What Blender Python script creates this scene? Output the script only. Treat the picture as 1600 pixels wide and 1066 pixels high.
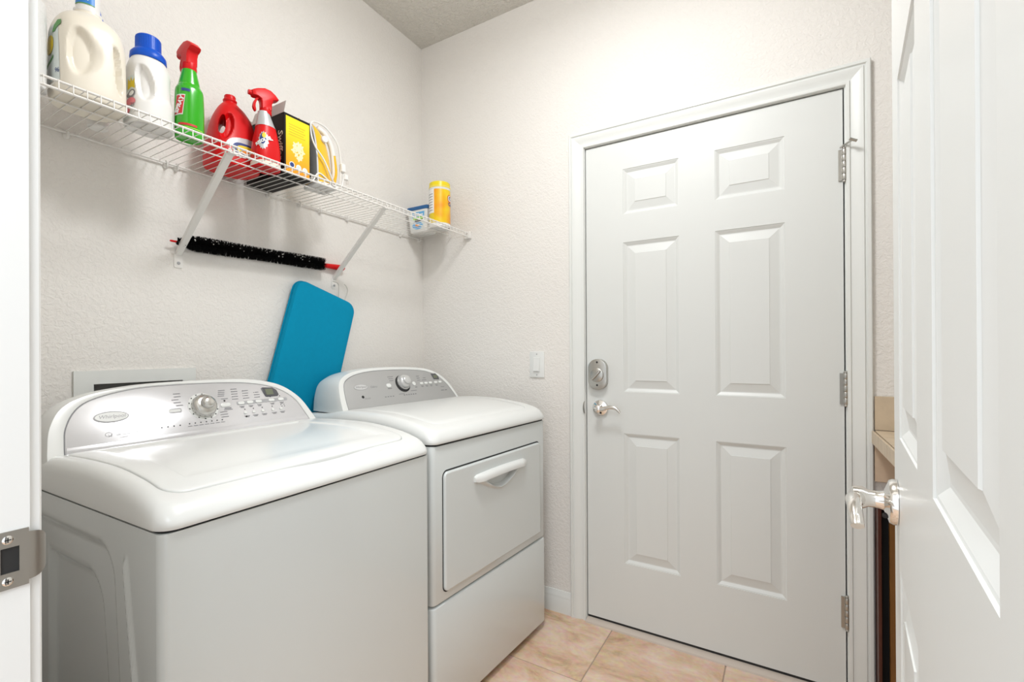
import bpy, bmesh, math, random
from mathutils import Vector, Matrix, noise
from math import pi, sin, cos, radians, sqrt
random.seed(3)
SC = bpy.context.scene
for o in list(bpy.data.objects): bpy.data.objects.remove(o)

# ------------------------------------------------------------------ camera
cam_d = bpy.data.cameras.new('camera'); cam = bpy.data.objects.new('camera', cam_d)
SC.collection.objects.link(cam); SC.camera = cam
YAW, PITCH, ROLL = 0.5500, 0.0020, -0.0050
f_ = Vector((-sin(YAW)*cos(PITCH), cos(YAW)*cos(PITCH), sin(PITCH)))
r_ = Vector((cos(YAW), sin(YAW), 0)); u_ = r_.cross(f_)
R_ = cos(ROLL)*r_ + sin(ROLL)*u_; U_ = -sin(ROLL)*r_ + cos(ROLL)*u_
M = Matrix.Identity(4)
for i in range(3):
    M[i][0], M[i][1], M[i][2] = R_[i], U_[i], -f_[i]
M.translation = (1.655, -1.974, 1.175)
cam.matrix_world = M
cam_d.sensor_width = 36; cam_d.lens = 738.3/1600*36
cam_d.shift_x = (800-770.73)/1600; cam_d.shift_y = (547.64-533)/1600
cam_d.clip_start = 0.02

# ------------------------------------------------------------------ world, lights, exposure
W = bpy.data.worlds.new('world'); SC.world = W; W.use_nodes = True
W.node_tree.nodes['Background'].inputs[0].default_value = (0.90, 0.95, 1.0, 1)
W.node_tree.nodes['Background'].inputs[1].default_value = 1.3
SC.view_settings.view_transform = 'Standard'; SC.view_settings.look = 'None'
SC.view_settings.gamma = 1; SC.view_settings.use_curve_mapping = False
SC.view_settings.exposure = 0.05

def area(name, loc, rot, size, power, col, shape='DISK', size_y=None):
    d = bpy.data.lights.new(name, 'AREA'); d.shape = shape; d.size = size
    if size_y: d.size_y = size_y
    d.energy = power; d.color = col
    o = bpy.data.objects.new(name, d); SC.collection.objects.link(o)
    o.location = loc; o.rotation_euler = rot
    return o
area('laundry_ceiling_light', (1.20, -0.95, 2.70), (0, 0, 0), 0.30, 14, (0.97, 0.985, 1.0))
pl = bpy.data.lights.new('laundry_bulb', 'POINT'); pl.energy = 13; pl.shadow_soft_size = 0.13; pl.color = (0.97, 0.985, 1.0)
po = bpy.data.objects.new('laundry_bulb', pl); SC.collection.objects.link(po); po.location = (1.20, -1.05, 2.56)
area('hall_fill_light', (1.75, -2.75, 2.60), (radians(38), 0, radians(12)), 0.9, 27, (0.90, 0.95, 1.0))  # unseen area light added in the hall as fill, no fixture there

# ------------------------------------------------------------------ materials
MAT = {}
def mat(name, col, rough=0.5, metal=0.0, coat=0.0, bump=None, var=None, spec=None, trans=0, emis=None, coords='Object'):
    if name in MAT: return MAT[name]
    m = bpy.data.materials.new(name); m.use_nodes = True; nt = m.node_tree; b = nt.nodes['Principled BSDF']
    b.inputs['Base Color'].default_value = (*col, 1); b.inputs['Roughness'].default_value = rough
    b.inputs['Metallic'].default_value = metal; b.inputs['Coat Weight'].default_value = coat
    if coat: b.inputs['Coat Roughness'].default_value = 0.08
    if spec is not None: b.inputs['Specular IOR Level'].default_value = spec
    if trans: b.inputs['Transmission Weight'].default_value = trans
    if emis: b.inputs['Emission Color'].default_value = (*emis[0], 1); b.inputs['Emission Strength'].default_value = emis[1]
    tc = nt.nodes.new('ShaderNodeTexCoord')
    if bump:
        sc, st, dist = bump
        n = nt.nodes.new('ShaderNodeTexNoise'); n.inputs['Scale'].default_value = sc; n.inputs['Detail'].default_value = 3
        nt.links.new(tc.outputs[coords], n.inputs['Vector'])
        bp = nt.nodes.new('ShaderNodeBump'); bp.inputs['Strength'].default_value = st; bp.inputs['Distance'].default_value = dist
        nt.links.new(n.outputs['Fac'], bp.inputs['Height']); nt.links.new(bp.outputs['Normal'], b.inputs['Normal'])
    if var:
        sc, amt = var
        n = nt.nodes.new('ShaderNodeTexNoise'); n.inputs['Scale'].default_value = sc; n.inputs['Detail'].default_value = 4
        nt.links.new(tc.outputs[coords], n.inputs['Vector'])
        mx = nt.nodes.new('ShaderNodeMix'); mx.data_type = 'RGBA'
        mx.inputs['A'].default_value = (*[c*(1-amt) for c in col], 1); mx.inputs['B'].default_value = (*[min(1, c*(1+amt)) for c in col], 1)
        nt.links.new(n.outputs['Fac'], mx.inputs['Factor']); nt.links.new(mx.outputs['Result'], b.inputs['Base Color'])
    MAT[name] = m; return m

def wall_mat(name, col, scale, strength, dist):
    m = mat(name, col, 0.75, spec=0.25)
    nt = m.node_tree; b = nt.nodes['Principled BSDF']
    tc = nt.nodes.new('ShaderNodeTexCoord')
    n = nt.nodes.new('ShaderNodeTexNoise'); n.inputs['Scale'].default_value = scale; n.inputs['Detail'].default_value = 2.5; n.inputs['Distortion'].default_value = 0.9
    r = nt.nodes.new('ShaderNodeValToRGB'); r.color_ramp.elements[0].position = 0.40; r.color_ramp.elements[1].position = 0.60
    bp = nt.nodes.new('ShaderNodeBump'); bp.inputs['Strength'].default_value = strength; bp.inputs['Distance'].default_value = dist
    nt.links.new(tc.outputs['Object'], n.inputs['Vector']); nt.links.new(n.outputs['Fac'], r.inputs['Fac'])
    nt.links.new(r.outputs['Color'], bp.inputs['Height']); nt.links.new(bp.outputs['Normal'], b.inputs['Normal'])
    return m
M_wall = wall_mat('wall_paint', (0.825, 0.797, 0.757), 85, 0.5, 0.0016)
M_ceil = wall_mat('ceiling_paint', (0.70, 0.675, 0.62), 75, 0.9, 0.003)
M_trim = mat('trim_paint', (0.785, 0.80, 0.775), 0.35, bump=(60, 0.04, 0.001))
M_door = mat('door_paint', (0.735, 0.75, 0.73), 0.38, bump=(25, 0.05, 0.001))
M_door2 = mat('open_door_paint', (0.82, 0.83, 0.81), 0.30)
M_enamel = mat('white_enamel', (0.675, 0.705, 0.695), 0.22, coat=0.6)
M_plastic = mat('white_plastic', (0.80, 0.81, 0.79), 0.28, coat=0.3)
M_silver = mat('washer_silver', (0.69, 0.69, 0.71), 0.20, metal=0.4, coat=0.8)
M_silver2 = mat('dryer_silver', (0.46, 0.46, 0.455), 0.40, metal=0.35)
M_chrome = mat('polished_chrome', (0.82, 0.80, 0.77), 0.12, metal=1)
M_nickel = mat('satin_nickel', (0.50, 0.49, 0.46), 0.32, metal=1)
M_dark = mat('dark_gap', (0.02, 0.02, 0.02), 0.7)
M_grey = mat('mid_grey_print', (0.22, 0.22, 0.23), 0.5)
M_lgrey = mat('light_grey_print', (0.42, 0.42, 0.43), 0.5)
M_wire = mat('white_wire', (0.82, 0.80, 0.765), 0.35)
M_lcd = mat('lcd_screen', (0.16, 0.18, 0.12), 0.2)

# ------------------------------------------------------------------ geometry helpers
def new_obj(name, me, m, parent=None):
    o = bpy.data.objects.new(name, me); SC.collection.objects.link(o)
    if m is not None:
        for x in (m if isinstance(m, (list, tuple)) else [m]): me.materials.append(x)
    if parent: o.parent = parent
    return o
def finish(bm, name, m, parent=None, smooth=35, recalc=True):
    if recalc: bmesh.ops.recalc_face_normals(bm, faces=bm.faces)
    tiny = name in ('printed_legend', 'printed_rings', 'indicator_marks', 'ring_marks', 'hanging_hook', 'plug_prongs')
    me = bpy.data.meshes.new(name); bm.to_mesh(me); bm.free()
    if smooth:
        for p in me.polygons: p.use_smooth = True
        me.set_sharp_from_angle(angle=radians(smooth))
    o = new_obj(name, me, m, parent)
    if tiny: o['kind'] = 'stuff'
    return o
def thing(name, label, cat, loc=(0,0,0), rz=0, group=None):
    o = bpy.data.objects.new(name, None); SC.collection.objects.link(o)
    o.location = loc; o.rotation_euler = (0, 0, rz); o.empty_display_size = 0.05
    o['label'] = label; o['category'] = cat
    if group: o['group'] = group
    return o
def struct(o, label=None):
    o['kind'] = 'structure'
    if label: o['label'] = label
    return o
def add_box(bm, x0, x1, y0, y1, z0, z1, bev=0, seg=2):
    vs = [bm.verts.new((x, y, z)) for x in (x0, x1) for y in (y0, y1) for z in (z0, z1)]
    fs = [bm.faces.new([vs[i] for i in f]) for f in ((0,1,3,2),(4,6,7,5),(0,4,5,1),(2,3,7,6),(0,2,6,4),(1,5,7,3))]
    bmesh.ops.recalc_face_normals(bm, faces=fs)
    if bev:
        es = list({e for f in fs for e in f.edges})
        bmesh.ops.bevel(bm, geom=es, offset=bev, segments=seg, affect='EDGES', profile=0.5)
def box(name, b, m, parent=None, bev=0, seg=2):
    bm = bmesh.new(); add_box(bm, *b, bev, seg); return finish(bm, name, m, parent, smooth=35 if bev else 0)
def loft(bm, rings, cap=True, closed=True):
    R = [[bm.verts.new(p) for p in ring] for ring in rings]
    n = len(R[0])
    for a, b in zip(R[:-1], R[1:]):
        for i in range(n if closed else n-1):
            j = (i+1) % n
            bm.faces.new((a[i], a[j], b[j], b[i]))
    if cap:
        bm.faces.new(R[0][::-1]); bm.faces.new(R[-1])
    return R
def frame_path(pts, closed=False):
    pts = [Vector(p) for p in pts]; n = len(pts); out = []
    up = None
    for i in range(n):
        if closed: t = pts[(i+1) % n]-pts[i-1]
        else: t = pts[min(i+1, n-1)]-pts[max(i-1, 0)]
        t.normalize()
        if up is None:
            up = Vector((0, 0, 1)) if abs(t.z) < 0.9 else Vector((1, 0, 0))
        s = t.cross(up).normalized(); up = s.cross(t).normalized()
        out.append((pts[i], s, up))
    return out
def add_tube(bm, pts, r, seg=8, cap=True):
    fr = frame_path(pts); rs = r if isinstance(r, (list, tuple)) else [r]*len(pts)
    rings = []
    for (p, s, u), rr in zip(fr, rs):
        rings.append([p + s*rr*cos(2*pi*k/seg) + u*rr*sin(2*pi*k/seg) for k in range(seg)])
    loft(bm, rings, cap)
def tube(name, pts, r, m, parent=None, seg=8):
    bm = bmesh.new(); add_tube(bm, pts, r, seg); return finish(bm, name, m, parent, 50)
def smooth_path(pts, k=6):
    pts = [Vector(p) for p in pts]; out = []
    P = [pts[0]*2-pts[1]]+pts+[pts[-1]*2-pts[-2]]
    for i in range(1, len(P)-2):
        for j in range(k):
            t = j/k; a, b, c, d = P[i-1], P[i], P[i+1], P[i+2]
            out.append(0.5*((2*b)+(c-a)*t+(2*a-5*b+4*c-d)*t*t+(3*b-a-3*c+d)*t**3))
    out.append(pts[-1]); return out
def add_lathe(bm, prof, c=(0,0,0), axis='z', seg=32):
    """prof: list of (r, h) along the axis, capped"""
    c = Vector(c); rings = []
    for r, h in prof:
        ring = []
        for k in range(seg):
            a = 2*pi*k/seg; p = {'z': (r*cos(a), r*sin(a), h), 'x': (h, r*cos(a), r*sin(a)), 'y': (r*sin(a), h, r*cos(a))}[axis]
            ring.append(c+Vector(p))
        rings.append(ring)
    loft(bm, rings)
def lathe(name, prof, m, parent=None, c=(0,0,0), axis='z', seg=32, smooth=35):
    bm = bmesh.new(); add_lathe(bm, prof, c, axis, seg); return finish(bm, name, m, parent, smooth)
def add_prism(bm, poly, d0, d1, fn, bev=0):
    """poly in (a,b); fn(a,b,d)->xyz; extruded d0..d1"""
    A = [bm.verts.new(fn(a, b, d0)) for a, b in poly]; B = [bm.verts.new(fn(a, b, d1)) for a, b in poly]
    n = len(poly); fs = [bm.faces.new(A[::-1]), bm.faces.new(B)]
    for i in range(n): fs.append(bm.faces.new((A[i], A[(i+1) % n], B[(i+1) % n], B[i])))
    if bev:
        es = list(fs[1].edges)
        bmesh.ops.recalc_face_normals(bm, faces=fs)
        bmesh.ops.bevel(bm, geom=es, offset=bev, segments=2, affect='EDGES', profile=0.5)
def prism(name, poly, d0, d1, fn, m, parent=None, bev=0):
    bm = bmesh.new(); add_prism(bm, poly, d0, d1, fn, bev); return finish(bm, name, m, parent, 35)
def rrect(a0, a1, b0, b1, r, nc=6, ns=1):
    pts = []
    for (cx, cy, t0) in ((a1-r, b1-r, 0), (a0+r, b1-r, pi/2), (a0+r, b0+r, pi), (a1-r, b0+r, 3*pi/2)):
        for k in range(nc+1):
            t = t0+pi/2*k/nc; pts.append((cx+r*cos(t), cy+r*sin(t)))
    if ns > 1:
        out = []; n = len(pts)
        for i in range(n):
            a, b = pts[i], pts[(i+1) % n]
            out.append(a)
            if (i+1) % (nc+1) == 0:
                for k in range(1, ns): out.append((a[0]+(b[0]-a[0])*k/ns, a[1]+(b[1]-a[1])*k/ns))
        pts = out
    return pts
def oval(ca, cb, ra, rb, n=32): return [(ca+ra*cos(2*pi*k/n), cb+rb*sin(2*pi*k/n)) for k in range(n)]
XY = lambda a, b, d: Vector((a, b, d))
YZ = lambda a, b, d: Vector((d, a, b))
XZ = lambda a, b, d: Vector((a, d, b))
def plate(bm, us, vs, holes, d0, d1, fn):
    """grid slab with rectangular holes (i,j) and correct side walls"""
    nu, nv = len(us)-1, len(vs)-1
    solid = lambda i, j: 0 <= i < nu and 0 <= j < nv and (i, j) not in holes
    V = {}
    def v(i, j, d):
        k = (i, j, d)
        if k not in V: V[k] = bm.verts.new(fn(us[i], vs[j], d0 if d == 0 else d1))
        return V[k]
    for i in range(nu):
        for j in range(nv):
            if not solid(i, j): continue
            for d in (0, 1): bm.faces.new((v(i, j, d), v(i+1, j, d), v(i+1, j+1, d), v(i, j+1, d)))
            for (di, dj, a, b) in ((-1,0,(i,j),(i,j+1)), (1,0,(i+1,j),(i+1,j+1)), (0,-1,(i,j),(i+1,j)), (0,1,(i,j+1),(i+1,j+1))):
                if not solid(i+di, j+dj): bm.faces.new((v(*a, 0), v(*b, 0), v(*b, 1), v(*a, 1)))
def text_bm(body, size, align='CENTER', font_shear=0, bold=0, res=2):
    c = bpy.data.curves.new('t', 'FONT'); c.body = body; c.size = size; c.align_x = align; c.align_y = 'CENTER'
    c.shear = font_shear; c.offset = bold; c.resolution_u = res
    o = bpy.data.objects.new('t', c); SC.collection.objects.link(o)
    dg = bpy.context.evaluated_depsgraph_get(); me = bpy.data.meshes.new_from_object(o.evaluated_get(dg))
    bm = bmesh.new(); bm.from_mesh(me); bpy.data.objects.remove(o); bpy.data.curves.remove(c); bpy.data.meshes.remove(me)
    return bm
def lettering(name, items, fn, m, parent):
    """items: (body,size,a,b,rot,shear,bold); fn(a,b)->xyz"""
    bm = bmesh.new()
    for it in items:
        body, size, a, b = it[:4]; rot = it[4] if len(it) > 4 else 0; sh = it[5] if len(it) > 5 else 0; bo = it[6] if len(it) > 6 else 0
        t = text_bm(body, size, font_shear=sh, bold=bo)
        c, s = cos(rot), sin(rot)
        mp = {}
        for v in t.verts: mp[v.index] = bm.verts.new(fn(a+v.co.x*c-v.co.y*s, b+v.co.x*s+v.co.y*c))
        for f in t.faces:
            try: bm.faces.new([mp[v.index] for v in f.verts])
            except ValueError: pass
        t.free()
    return finish(bm, name, m, parent, 0, recalc=False)
def grid_bm(bm, nu, nv, fn):
    V = [[bm.verts.new(fn(i/nu, j/nv)) for j in range(nv+1)] for i in range(nu+1)]
    for i in range(nu):
        for j in range(nv): bm.faces.new((V[i][j], V[i+1][j], V[i+1][j+1], V[i][j+1]))
    return V
def baked_boolean(o, cutter):
    md = o.modifiers.new('b', 'BOOLEAN'); md.operation = 'DIFFERENCE'; md.object = cutter; md.solver = 'EXACT'
    dg = bpy.context.evaluated_depsgraph_get(); me = bpy.data.meshes.new_from_object(o.evaluated_get(dg))
    o.modifiers.clear(); o.data = me; me.name = o.name
    for p in me.polygons: p.use_smooth = True
    me.set_sharp_from_angle(angle=radians(30)); bpy.data.objects.remove(cutter)
def sstep(a, b, x):
    t = max(0, min(1, (x-a)/(b-a))); return t*t*(3-2*t)
def interp(tab, x):
    if x <= tab[0][0]: return tab[0][1]
    for (x0, y0), (x1, y1) in zip(tab[:-1], tab[1:]):
        if x <= x1:
            return y0+(y1-y0)*(x-x0)/(x1-x0)
    return tab[-1][1]
def smooth_tab(tab, k=8):
    P = smooth_path([(a, b, 0) for a, b in tab], k); return [(p.x, p.y) for p in P]

# ------------------------------------------------------------------ setting
H = 2.807; YF = -1.925            # YF: outer face of the doorway wall; its room face is at -1.811
bm = bmesh.new()                   # left wall with the hole of the washer box
plate(bm, [-2.9, -1.43, -1.199, 0], [0, 0.93, 1.088, H], {(1, 1)}, 0, -0.12, YZ)
struct(finish(bm, 'wall_left', M_wall, smooth=0), 'cream textured wall behind the washer and the dryer')
DX0, DX1, DZ0, DZ1 = 0.923, 1.831, 0.025, 2.055
bm = bmesh.new()
plate(bm, [-0.12, DX0-0.018, DX1+0.018, 2.62], [0, DZ1+0.018, H], {(1, 0)}, 0, 0.12, XZ)
struct(finish(bm, 'wall_back', M_wall, smooth=0), 'cream textured wall around the closed white door')
struct(box('wall_right', (2.62, 2.72, -1.925, 0.12, 0, H), M_wall))
bm = bmesh.new()
plate(bm, [-0.0, 0.98, 1.752, 2.62], [0, 2.05, H], {(1, 0)}, -1.925, -1.811, XZ)
struct(finish(bm, 'wall_front', M_wall, smooth=0), 'wall with the doorway the picture is taken through')
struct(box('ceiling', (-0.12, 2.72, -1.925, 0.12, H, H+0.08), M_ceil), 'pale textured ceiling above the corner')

# floor: grout bed and single tiles
M_grout = mat('grout', (0.40, 0.31, 0.25), 0.9)
def tile_mat():
    m = mat('travertine_tile', (0.6, 0.42, 0.29), 0.36)
    nt = m.node_tree; b = nt.nodes['Principled BSDF']
    tc = nt.nodes.new('ShaderNodeTexCoord'); oi = nt.nodes.new('ShaderNodeObjectInfo')
    ad = nt.nodes.new('ShaderNodeVectorMath'); ad.operation = 'MULTIPLY_ADD'
    nt.links.new(oi.outputs['Location'], ad.inputs[0]); ad.inputs[1].default_value = (3.1, 2.3, 1.7)
    nt.links.new(tc.outputs['Object'], ad.inputs[2])
    mp = nt.nodes.new('ShaderNodeMapping'); mp.inputs['Scale'].default_value = (1, 1.5, 1); mp.inputs['Rotation'].default_value = (0, 0, 0.5)
    nt.links.new(ad.outputs[0], mp.inputs[0])
    n1 = nt.nodes.new('ShaderNodeTexNoise'); n1.inputs['Scale'].default_value = 4.5; n1.inputs['Detail'].default_value = 7; n1.inputs['Roughness'].default_value = 0.62; n1.inputs['Distortion'].default_value = 1.3
    nt.links.new(mp.outputs[0], n1.inputs['Vector'])
    r = nt.nodes.new('ShaderNodeValToRGB'); e = r.color_ramp.elements
    e[0].position = 0.30; e[0].color = (0.48, 0.30, 0.175, 1); e[1].position = 0.72; e[1].color = (0.80, 0.64, 0.52, 1)
    x = e.new(0.43); x.color = (0.66, 0.44, 0.28, 1); x = e.new(0.55); x.color = (0.73, 0.52, 0.38, 1)
    nt.links.new(n1.outputs['Fac'], r.inputs[0])
    n2 = nt.nodes.new('ShaderNodeTexNoise'); n2.inputs['Scale'].default_value = 40; n2.inputs['Detail'].default_value = 4
    nt.links.new(mp.outputs[0], n2.inputs['Vector'])
    mx = nt.nodes.new('ShaderNodeMix'); mx.data_type = 'RGBA'; mx.blend_type = 'OVERLAY'; mx.inputs['Factor'].default_value = 0.35
    nt.links.new(r.outputs[0], mx.inputs['A']); nt.links.new(n2.outputs['Color'], mx.inputs['B'])
    hs = nt.nodes.new('ShaderNodeHueSaturation'); hs.inputs['Saturation'].default_value = 0.95; hs.inputs['Value'].default_value = 1.0
    nt.links.new(mx.outputs['Result'], hs.inputs['Color']); nt.links.new(hs.outputs[0], b.inputs['Base Color'])
    bp = nt.nodes.new('ShaderNodeBump'); bp.inputs['Strength'].default_value = 0.15; bp.inputs['Distance'].default_value = 0.001
    nt.links.new(n1.outputs['Fac'], bp.inputs['Height']); nt.links.new(bp.outputs[0], b.inputs['Normal'])
    return m
M_tile = tile_mat()
floor = struct(box('floor', (-0.12, 2.72, -3.2, 0.12, -0.08, -0.0022), M_grout), 'floor of beige travertine-look tiles')
TP = 0.431
bm = bmesh.new(); add_box(bm, -TP/2+0.002, TP/2-0.002, -TP/2+0.002, TP/2-0.002, -0.010, 0, 0.0012, 1)
tile0 = finish(bm, 'tile', M_tile, floor, 0)
first = True
for i in range(-2, 4):
    for j in range(-6, 2):
        t = tile0 if first else tile0.copy()
        if not first: SC.collection.objects.link(t); t.parent = floor
        first = False
        t.location = (1.036+TP*(i+0.5), -0.383+TP*(j+0.5), 0)
        if t.location.y > 0: t.location.y -= 0.0
        t.rotation_euler.z = 0
# tiles past the walls are trimmed by being under them (walls stand on the tile field)

def casing(name, p0, p1, miter0, miter1, inward, y0, sgn, m=M_trim, width=0.067, scale=1.0):
    """moulded casing strip from p0 to p1 in the wall plane (x,z), profile grows away from `inward`"""
    prof = [(0,0),(0,0.009),(0.002,0.011),(0.010,0.0115),(0.0115,0.0070),(0.016,0.0068),(0.030,0.0115),(0.044,0.0165),(0.047,0.0168),(0.0485,0.0125),(0.0525,0.0125),(0.056,0.018),(0.064,0.018),(0.067,0.015),(0.067,0)]
    p0 = Vector(p0); p1 = Vector(p1); t = (p1-p0).normalized(); out = -Vector(inward)
    rings = []
    for p, mt in ((p0, miter0), (p1, miter1)):
        rings.append([(lambda q, h: Vector((q.x, y0+sgn*h, q.y)))(p+out*(w*width/0.067)+t*(mt*w*width/0.067), h*scale) for w, h in prof])
    bm = bmesh.new(); loft(bm, rings, cap=True); return struct(finish(bm, name, m, smooth=28))
ci0, ci1, ciz = 0.917, 1.838, 2.061
casing('trim_1', (ci0, 0), (ci0, ciz), 0, 1, (1, 0), 0, -1)['label'] = 'white moulded casing left of the closed door'
casing('trim_2', (ci0, ciz), (ci1, ciz), -1, 1, (0, -1), 0, -1)['label'] = 'white moulded casing above the closed door'
casing('trim_3', (ci1, 0), (ci1, ciz), 0, 1, (-1, 0), 0, -1)['label'] = 'white moulded casing right of the closed door'
# jamb of the closed door
bm = bmesh.new()
for x0, x1 in ((DX0-0.017, DX0-0.004), (DX1+0.004, DX1+0.017)): add_box(bm, x0, x1, 0.0, 0.12, 0, DZ1+0.017)
add_box(bm, DX0-0.004, DX1+0.004, 0.0, 0.12, DZ1+0.004, DZ1+0.017)
struct(finish(bm, 'trim_4', M_trim, smooth=0), 'white jamb set in the closed door opening')
bm = bmesh.new()
for x0, x1 in ((DX0-0.004, DX0+0.010), (DX1-0.010, DX1+0.004)): add_box(bm, x0, x1, 0.052, 0.10, 0.03, DZ1)
add_box(bm, DX0+0.010, DX1-0.010, 0.052, 0.10, DZ1-0.010, DZ1+0.004)
struct(finish(bm, 'trim_5', M_dark, smooth=0), 'dark weather seal behind the closed door')
# baseboards
def baseboard(name, a, b, y, sgn, axis='x'):
    prof = [(0,0),(0.013,0),(0.013,0.062),(0.0115,0.066),(0.0115,0.070),(0.010,0.078),(0.005,0.090),(0.004,0.096),(0,0.096)]
    rings = [[Vector((t, y+sgn*d, z)) if axis == 'x' else Vector((y+sgn*d, t, z)) for d, z in prof] for t in (a, b)]
    bm = bmesh.new(); loft(bm, rings); return struct(finish(bm, name, M_trim, smooth=25))
baseboard('baseboard_back', 0.013, ci0-0.067, 0, -1)['label'] = 'short white baseboard between dryer and door casing'
baseboard('baseboard_left', -1.811, 0, 0, 1, 'y')
# threshold
M_thr = mat('threshold', (0.60, 0.52, 0.45), 0.4)
bm = bmesh.new()
pr = [(0.004, 0), (-0.024, 0.0), (-0.022, 0.006), (-0.012, 0.0115), (0.0, 0.014), (0.004, 0.0145), (0.12, 0.0145), (0.12, 0)]
loft(bm, [[Vector((x, y, z)) for y, z in pr] for x in (DX0-0.003, DX1+0.003)])
struct(finish(bm, 'trim_6', M_thr, smooth=20), 'pale threshold strip under the closed door')
struct(box('trim_7', (DX0, DX1, 0.007, 0.044, 0.0146, 0.0262), M_dark), 'black rubber sweep under the closed door')

# ------------------------------------------------------------------ six panel doors
def panel_mesh(w, h, outer=0.014, flat=0.004, bevel=0.030, dp=0.009):
    """raised moulded panel in local a(0..w), b(0..h), d outwards"""
    st = [(0, 0), (0.0006, -0.0022), (0.0035, -0.0026), (0.0085, -0.0055), (outer, -dp), (outer+flat, -dp), (outer+flat+bevel, -0.0022), (outer+flat+bevel+0.0008, -0.0004)]
    return st
def six_panel(root, w, h, th, us, vs, slab_mat, fn, names=('door_panel',)):
    holes = {(i, j) for i in (1, 3) for j in (1, 3, 5)}
    bm = bmesh.new(); plate(bm, us, vs, holes, 0, -th, fn)
    finish(bm, 'door_slab', slab_mat, root, 0)
    for i in (1, 3):
        for j in (1, 3, 5):
            a0, a1, b0, b1 = us[i], us[i+1], vs[j], vs[j+1]
            bm = bmesh.new(); rings = []
            rings = [[fn(a, b, -th+0.002) for a, b in ((a0, b0), (a1, b0), (a1, b1), (a0, b1))]]
            for ins, d in panel_mesh(a1-a0, b1-b0):
                rings.append([fn(a, b, d) for a, b in ((a0+ins, b0+ins), (a1-ins, b0+ins), (a1-ins, b1-ins), (a0+ins, b1-ins))])
            loft(bm, rings, cap=True)
            finish(bm, 'door_panel', slab_mat, root, 12)
d1 = bpy.data.objects.new('door_1', None); SC.collection.objects.link(d1); d1.location = (DX0, 0.004, DZ0); struct(d1, 'closed white six-panel door with a keypad-style deadbolt and lever')
d1['label'] = 'closed white six-panel door with deadbolt and lever handle'
dw, dh = DX1-DX0, DZ1-DZ0
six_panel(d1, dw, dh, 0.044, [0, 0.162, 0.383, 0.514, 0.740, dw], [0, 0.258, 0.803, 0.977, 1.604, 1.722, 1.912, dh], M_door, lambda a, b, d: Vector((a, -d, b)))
def hinge(root, x, z, stop=False, h=0.105, name='hinge', flip=False):
    bm = bmesh.new()
    for k in range(5):
        z0 = z-h/2+k*h/5
        add_lathe(bm, [(0.0066, z0+0.0006), (0.0072, z0+0.0016), (0.0072, z0+h/5-0.0016), (0.0066, z0+h/5-0.0006)], (x, -0.009, 0), 'z', 14)
    add_lathe(bm, [(0.0045, z-h/2-0.007), (0.006, z-h/2-0.004), (0.0045, z-h/2), (0.0045, z+h/2), (0.0065, z+h/2+0.002), (0.006, z+h/2+0.006), (0.003, z+h/2+0.008)], (x, -0.009, 0), 'z', 14)
    add_box(bm, x-0.016, x-0.001, -0.0045, -0.0005, z-h/2, z+h/2)
    if flip:
        for v in bm.verts: v.co.y = 0.035-v.co.y
    hg = finish(bm, name, M_nickel, root, 40)
    if stop:
        bm = bmesh.new()
        add_tube(bm, smooth_path([(x-0.012, -0.012, z+h/2+0.004), (x, -0.018, z+h/2+0.010), (x+0.014, -0.034, z+h/2+0.013), (x+0.022, -0.048, z+h/2+0.012)], 5), 0.0034, 8)
        add_tube(bm, [(x+0.010, -0.050, z+h/2+0.016), (x+0.030, -0.046, z+h/2+0.006)], 0.0045, 10)
        finish(bm, 'hinge_stop', M_nickel, root, 40)
for z, s in ((1.797, True), (1.043, False), (0.290, False)): hinge(d1, DX1-DX0+0.003, z-DZ0, s)
# deadbolt
db = prism('deadbolt', rrect(0.012, 0.095, 0.983, 1.115, 0.0405, 10), -0.0005, -0.024, XZ, M_nickel, d1, 0.004)
lathe('thumb_turn', [(0.029, -0.024), (0.029, -0.029), (0.026, -0.031)], M_nickel, db, (0.0535, 0, 1.046), 'y', 32)
c, s = cos(radians(48)), sin(radians(48))
tp = [(0.0535+a*c-b*s, 1.046+a*s+b*c) for a, b in rrect(-0.026, 0.026, -0.0045, 0.0045, 0.004, 3)]
prism('turn_blade', tp, -0.030, -0.046, XZ, M_nickel, db, 0.0015)
for z in (1.003, 1.101): lathe('screw', [(0.0042, -0.0238), (0.0042, -0.0248), (0.003, -0.0252)], M_dark, db, (0.0535, 0, z), 'y', 12)
def lever(root, cx, cz, direction, m=M_chrome, rr=0.034, L=0.112, base=0.0, fat=1.0, fa=1.0):
    """rosette and curved lever; door face is local y=base, handle grows to -y; direction +1 points to +x"""
    g = lathe('door_handle', [(rr, base-0.0005), (rr, base-0.006), (rr*0.93, base-0.010), (rr*0.62, base-0.0135), (0.014, base-0.016), (0.0125, base-0.022), (0.0125, base-0.034), (0.016, base-0.040), (0.0165, base-0.052), (0.010, base-0.056)], m, root, (cx, 0, cz), 'y', 32)
    pts = smooth_path([(cx-0.004*direction, base-0.046, cz), (cx+0.025*direction, base-0.050, cz+0.001), (cx+0.055*direction, base-0.052, cz+0.009), (cx+0.082*direction, base-0.051, cz+0.005), (cx+L*direction, base-0.048, cz-0.012)], 6)
    n = len(pts)
    bm = bmesh.new(); fr = frame_path(pts); rings = []
    for k, (p, sx, up) in enumerate(fr):
        t = k/(n-1); a = 0.0060*fa*(1-0.35*t); b = fat*(0.0105*(1-0.45*t) if t < 0.93 else 0.0045)
        rings.append([p+sx*a*cos(2*pi*i/12)+up*b*sin(2*pi*i/12) for i in range(12)])
    loft(bm, rings); finish(bm, 'lever', m, g, 60)
    lathe('lock_button', [(0.004, base-0.008), (0.004, base-0.016), (0.002, base-0.018)], M_dark, g, (cx+0.004*direction, 0, cz-0.021), 'y', 10)
    return g
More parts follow.
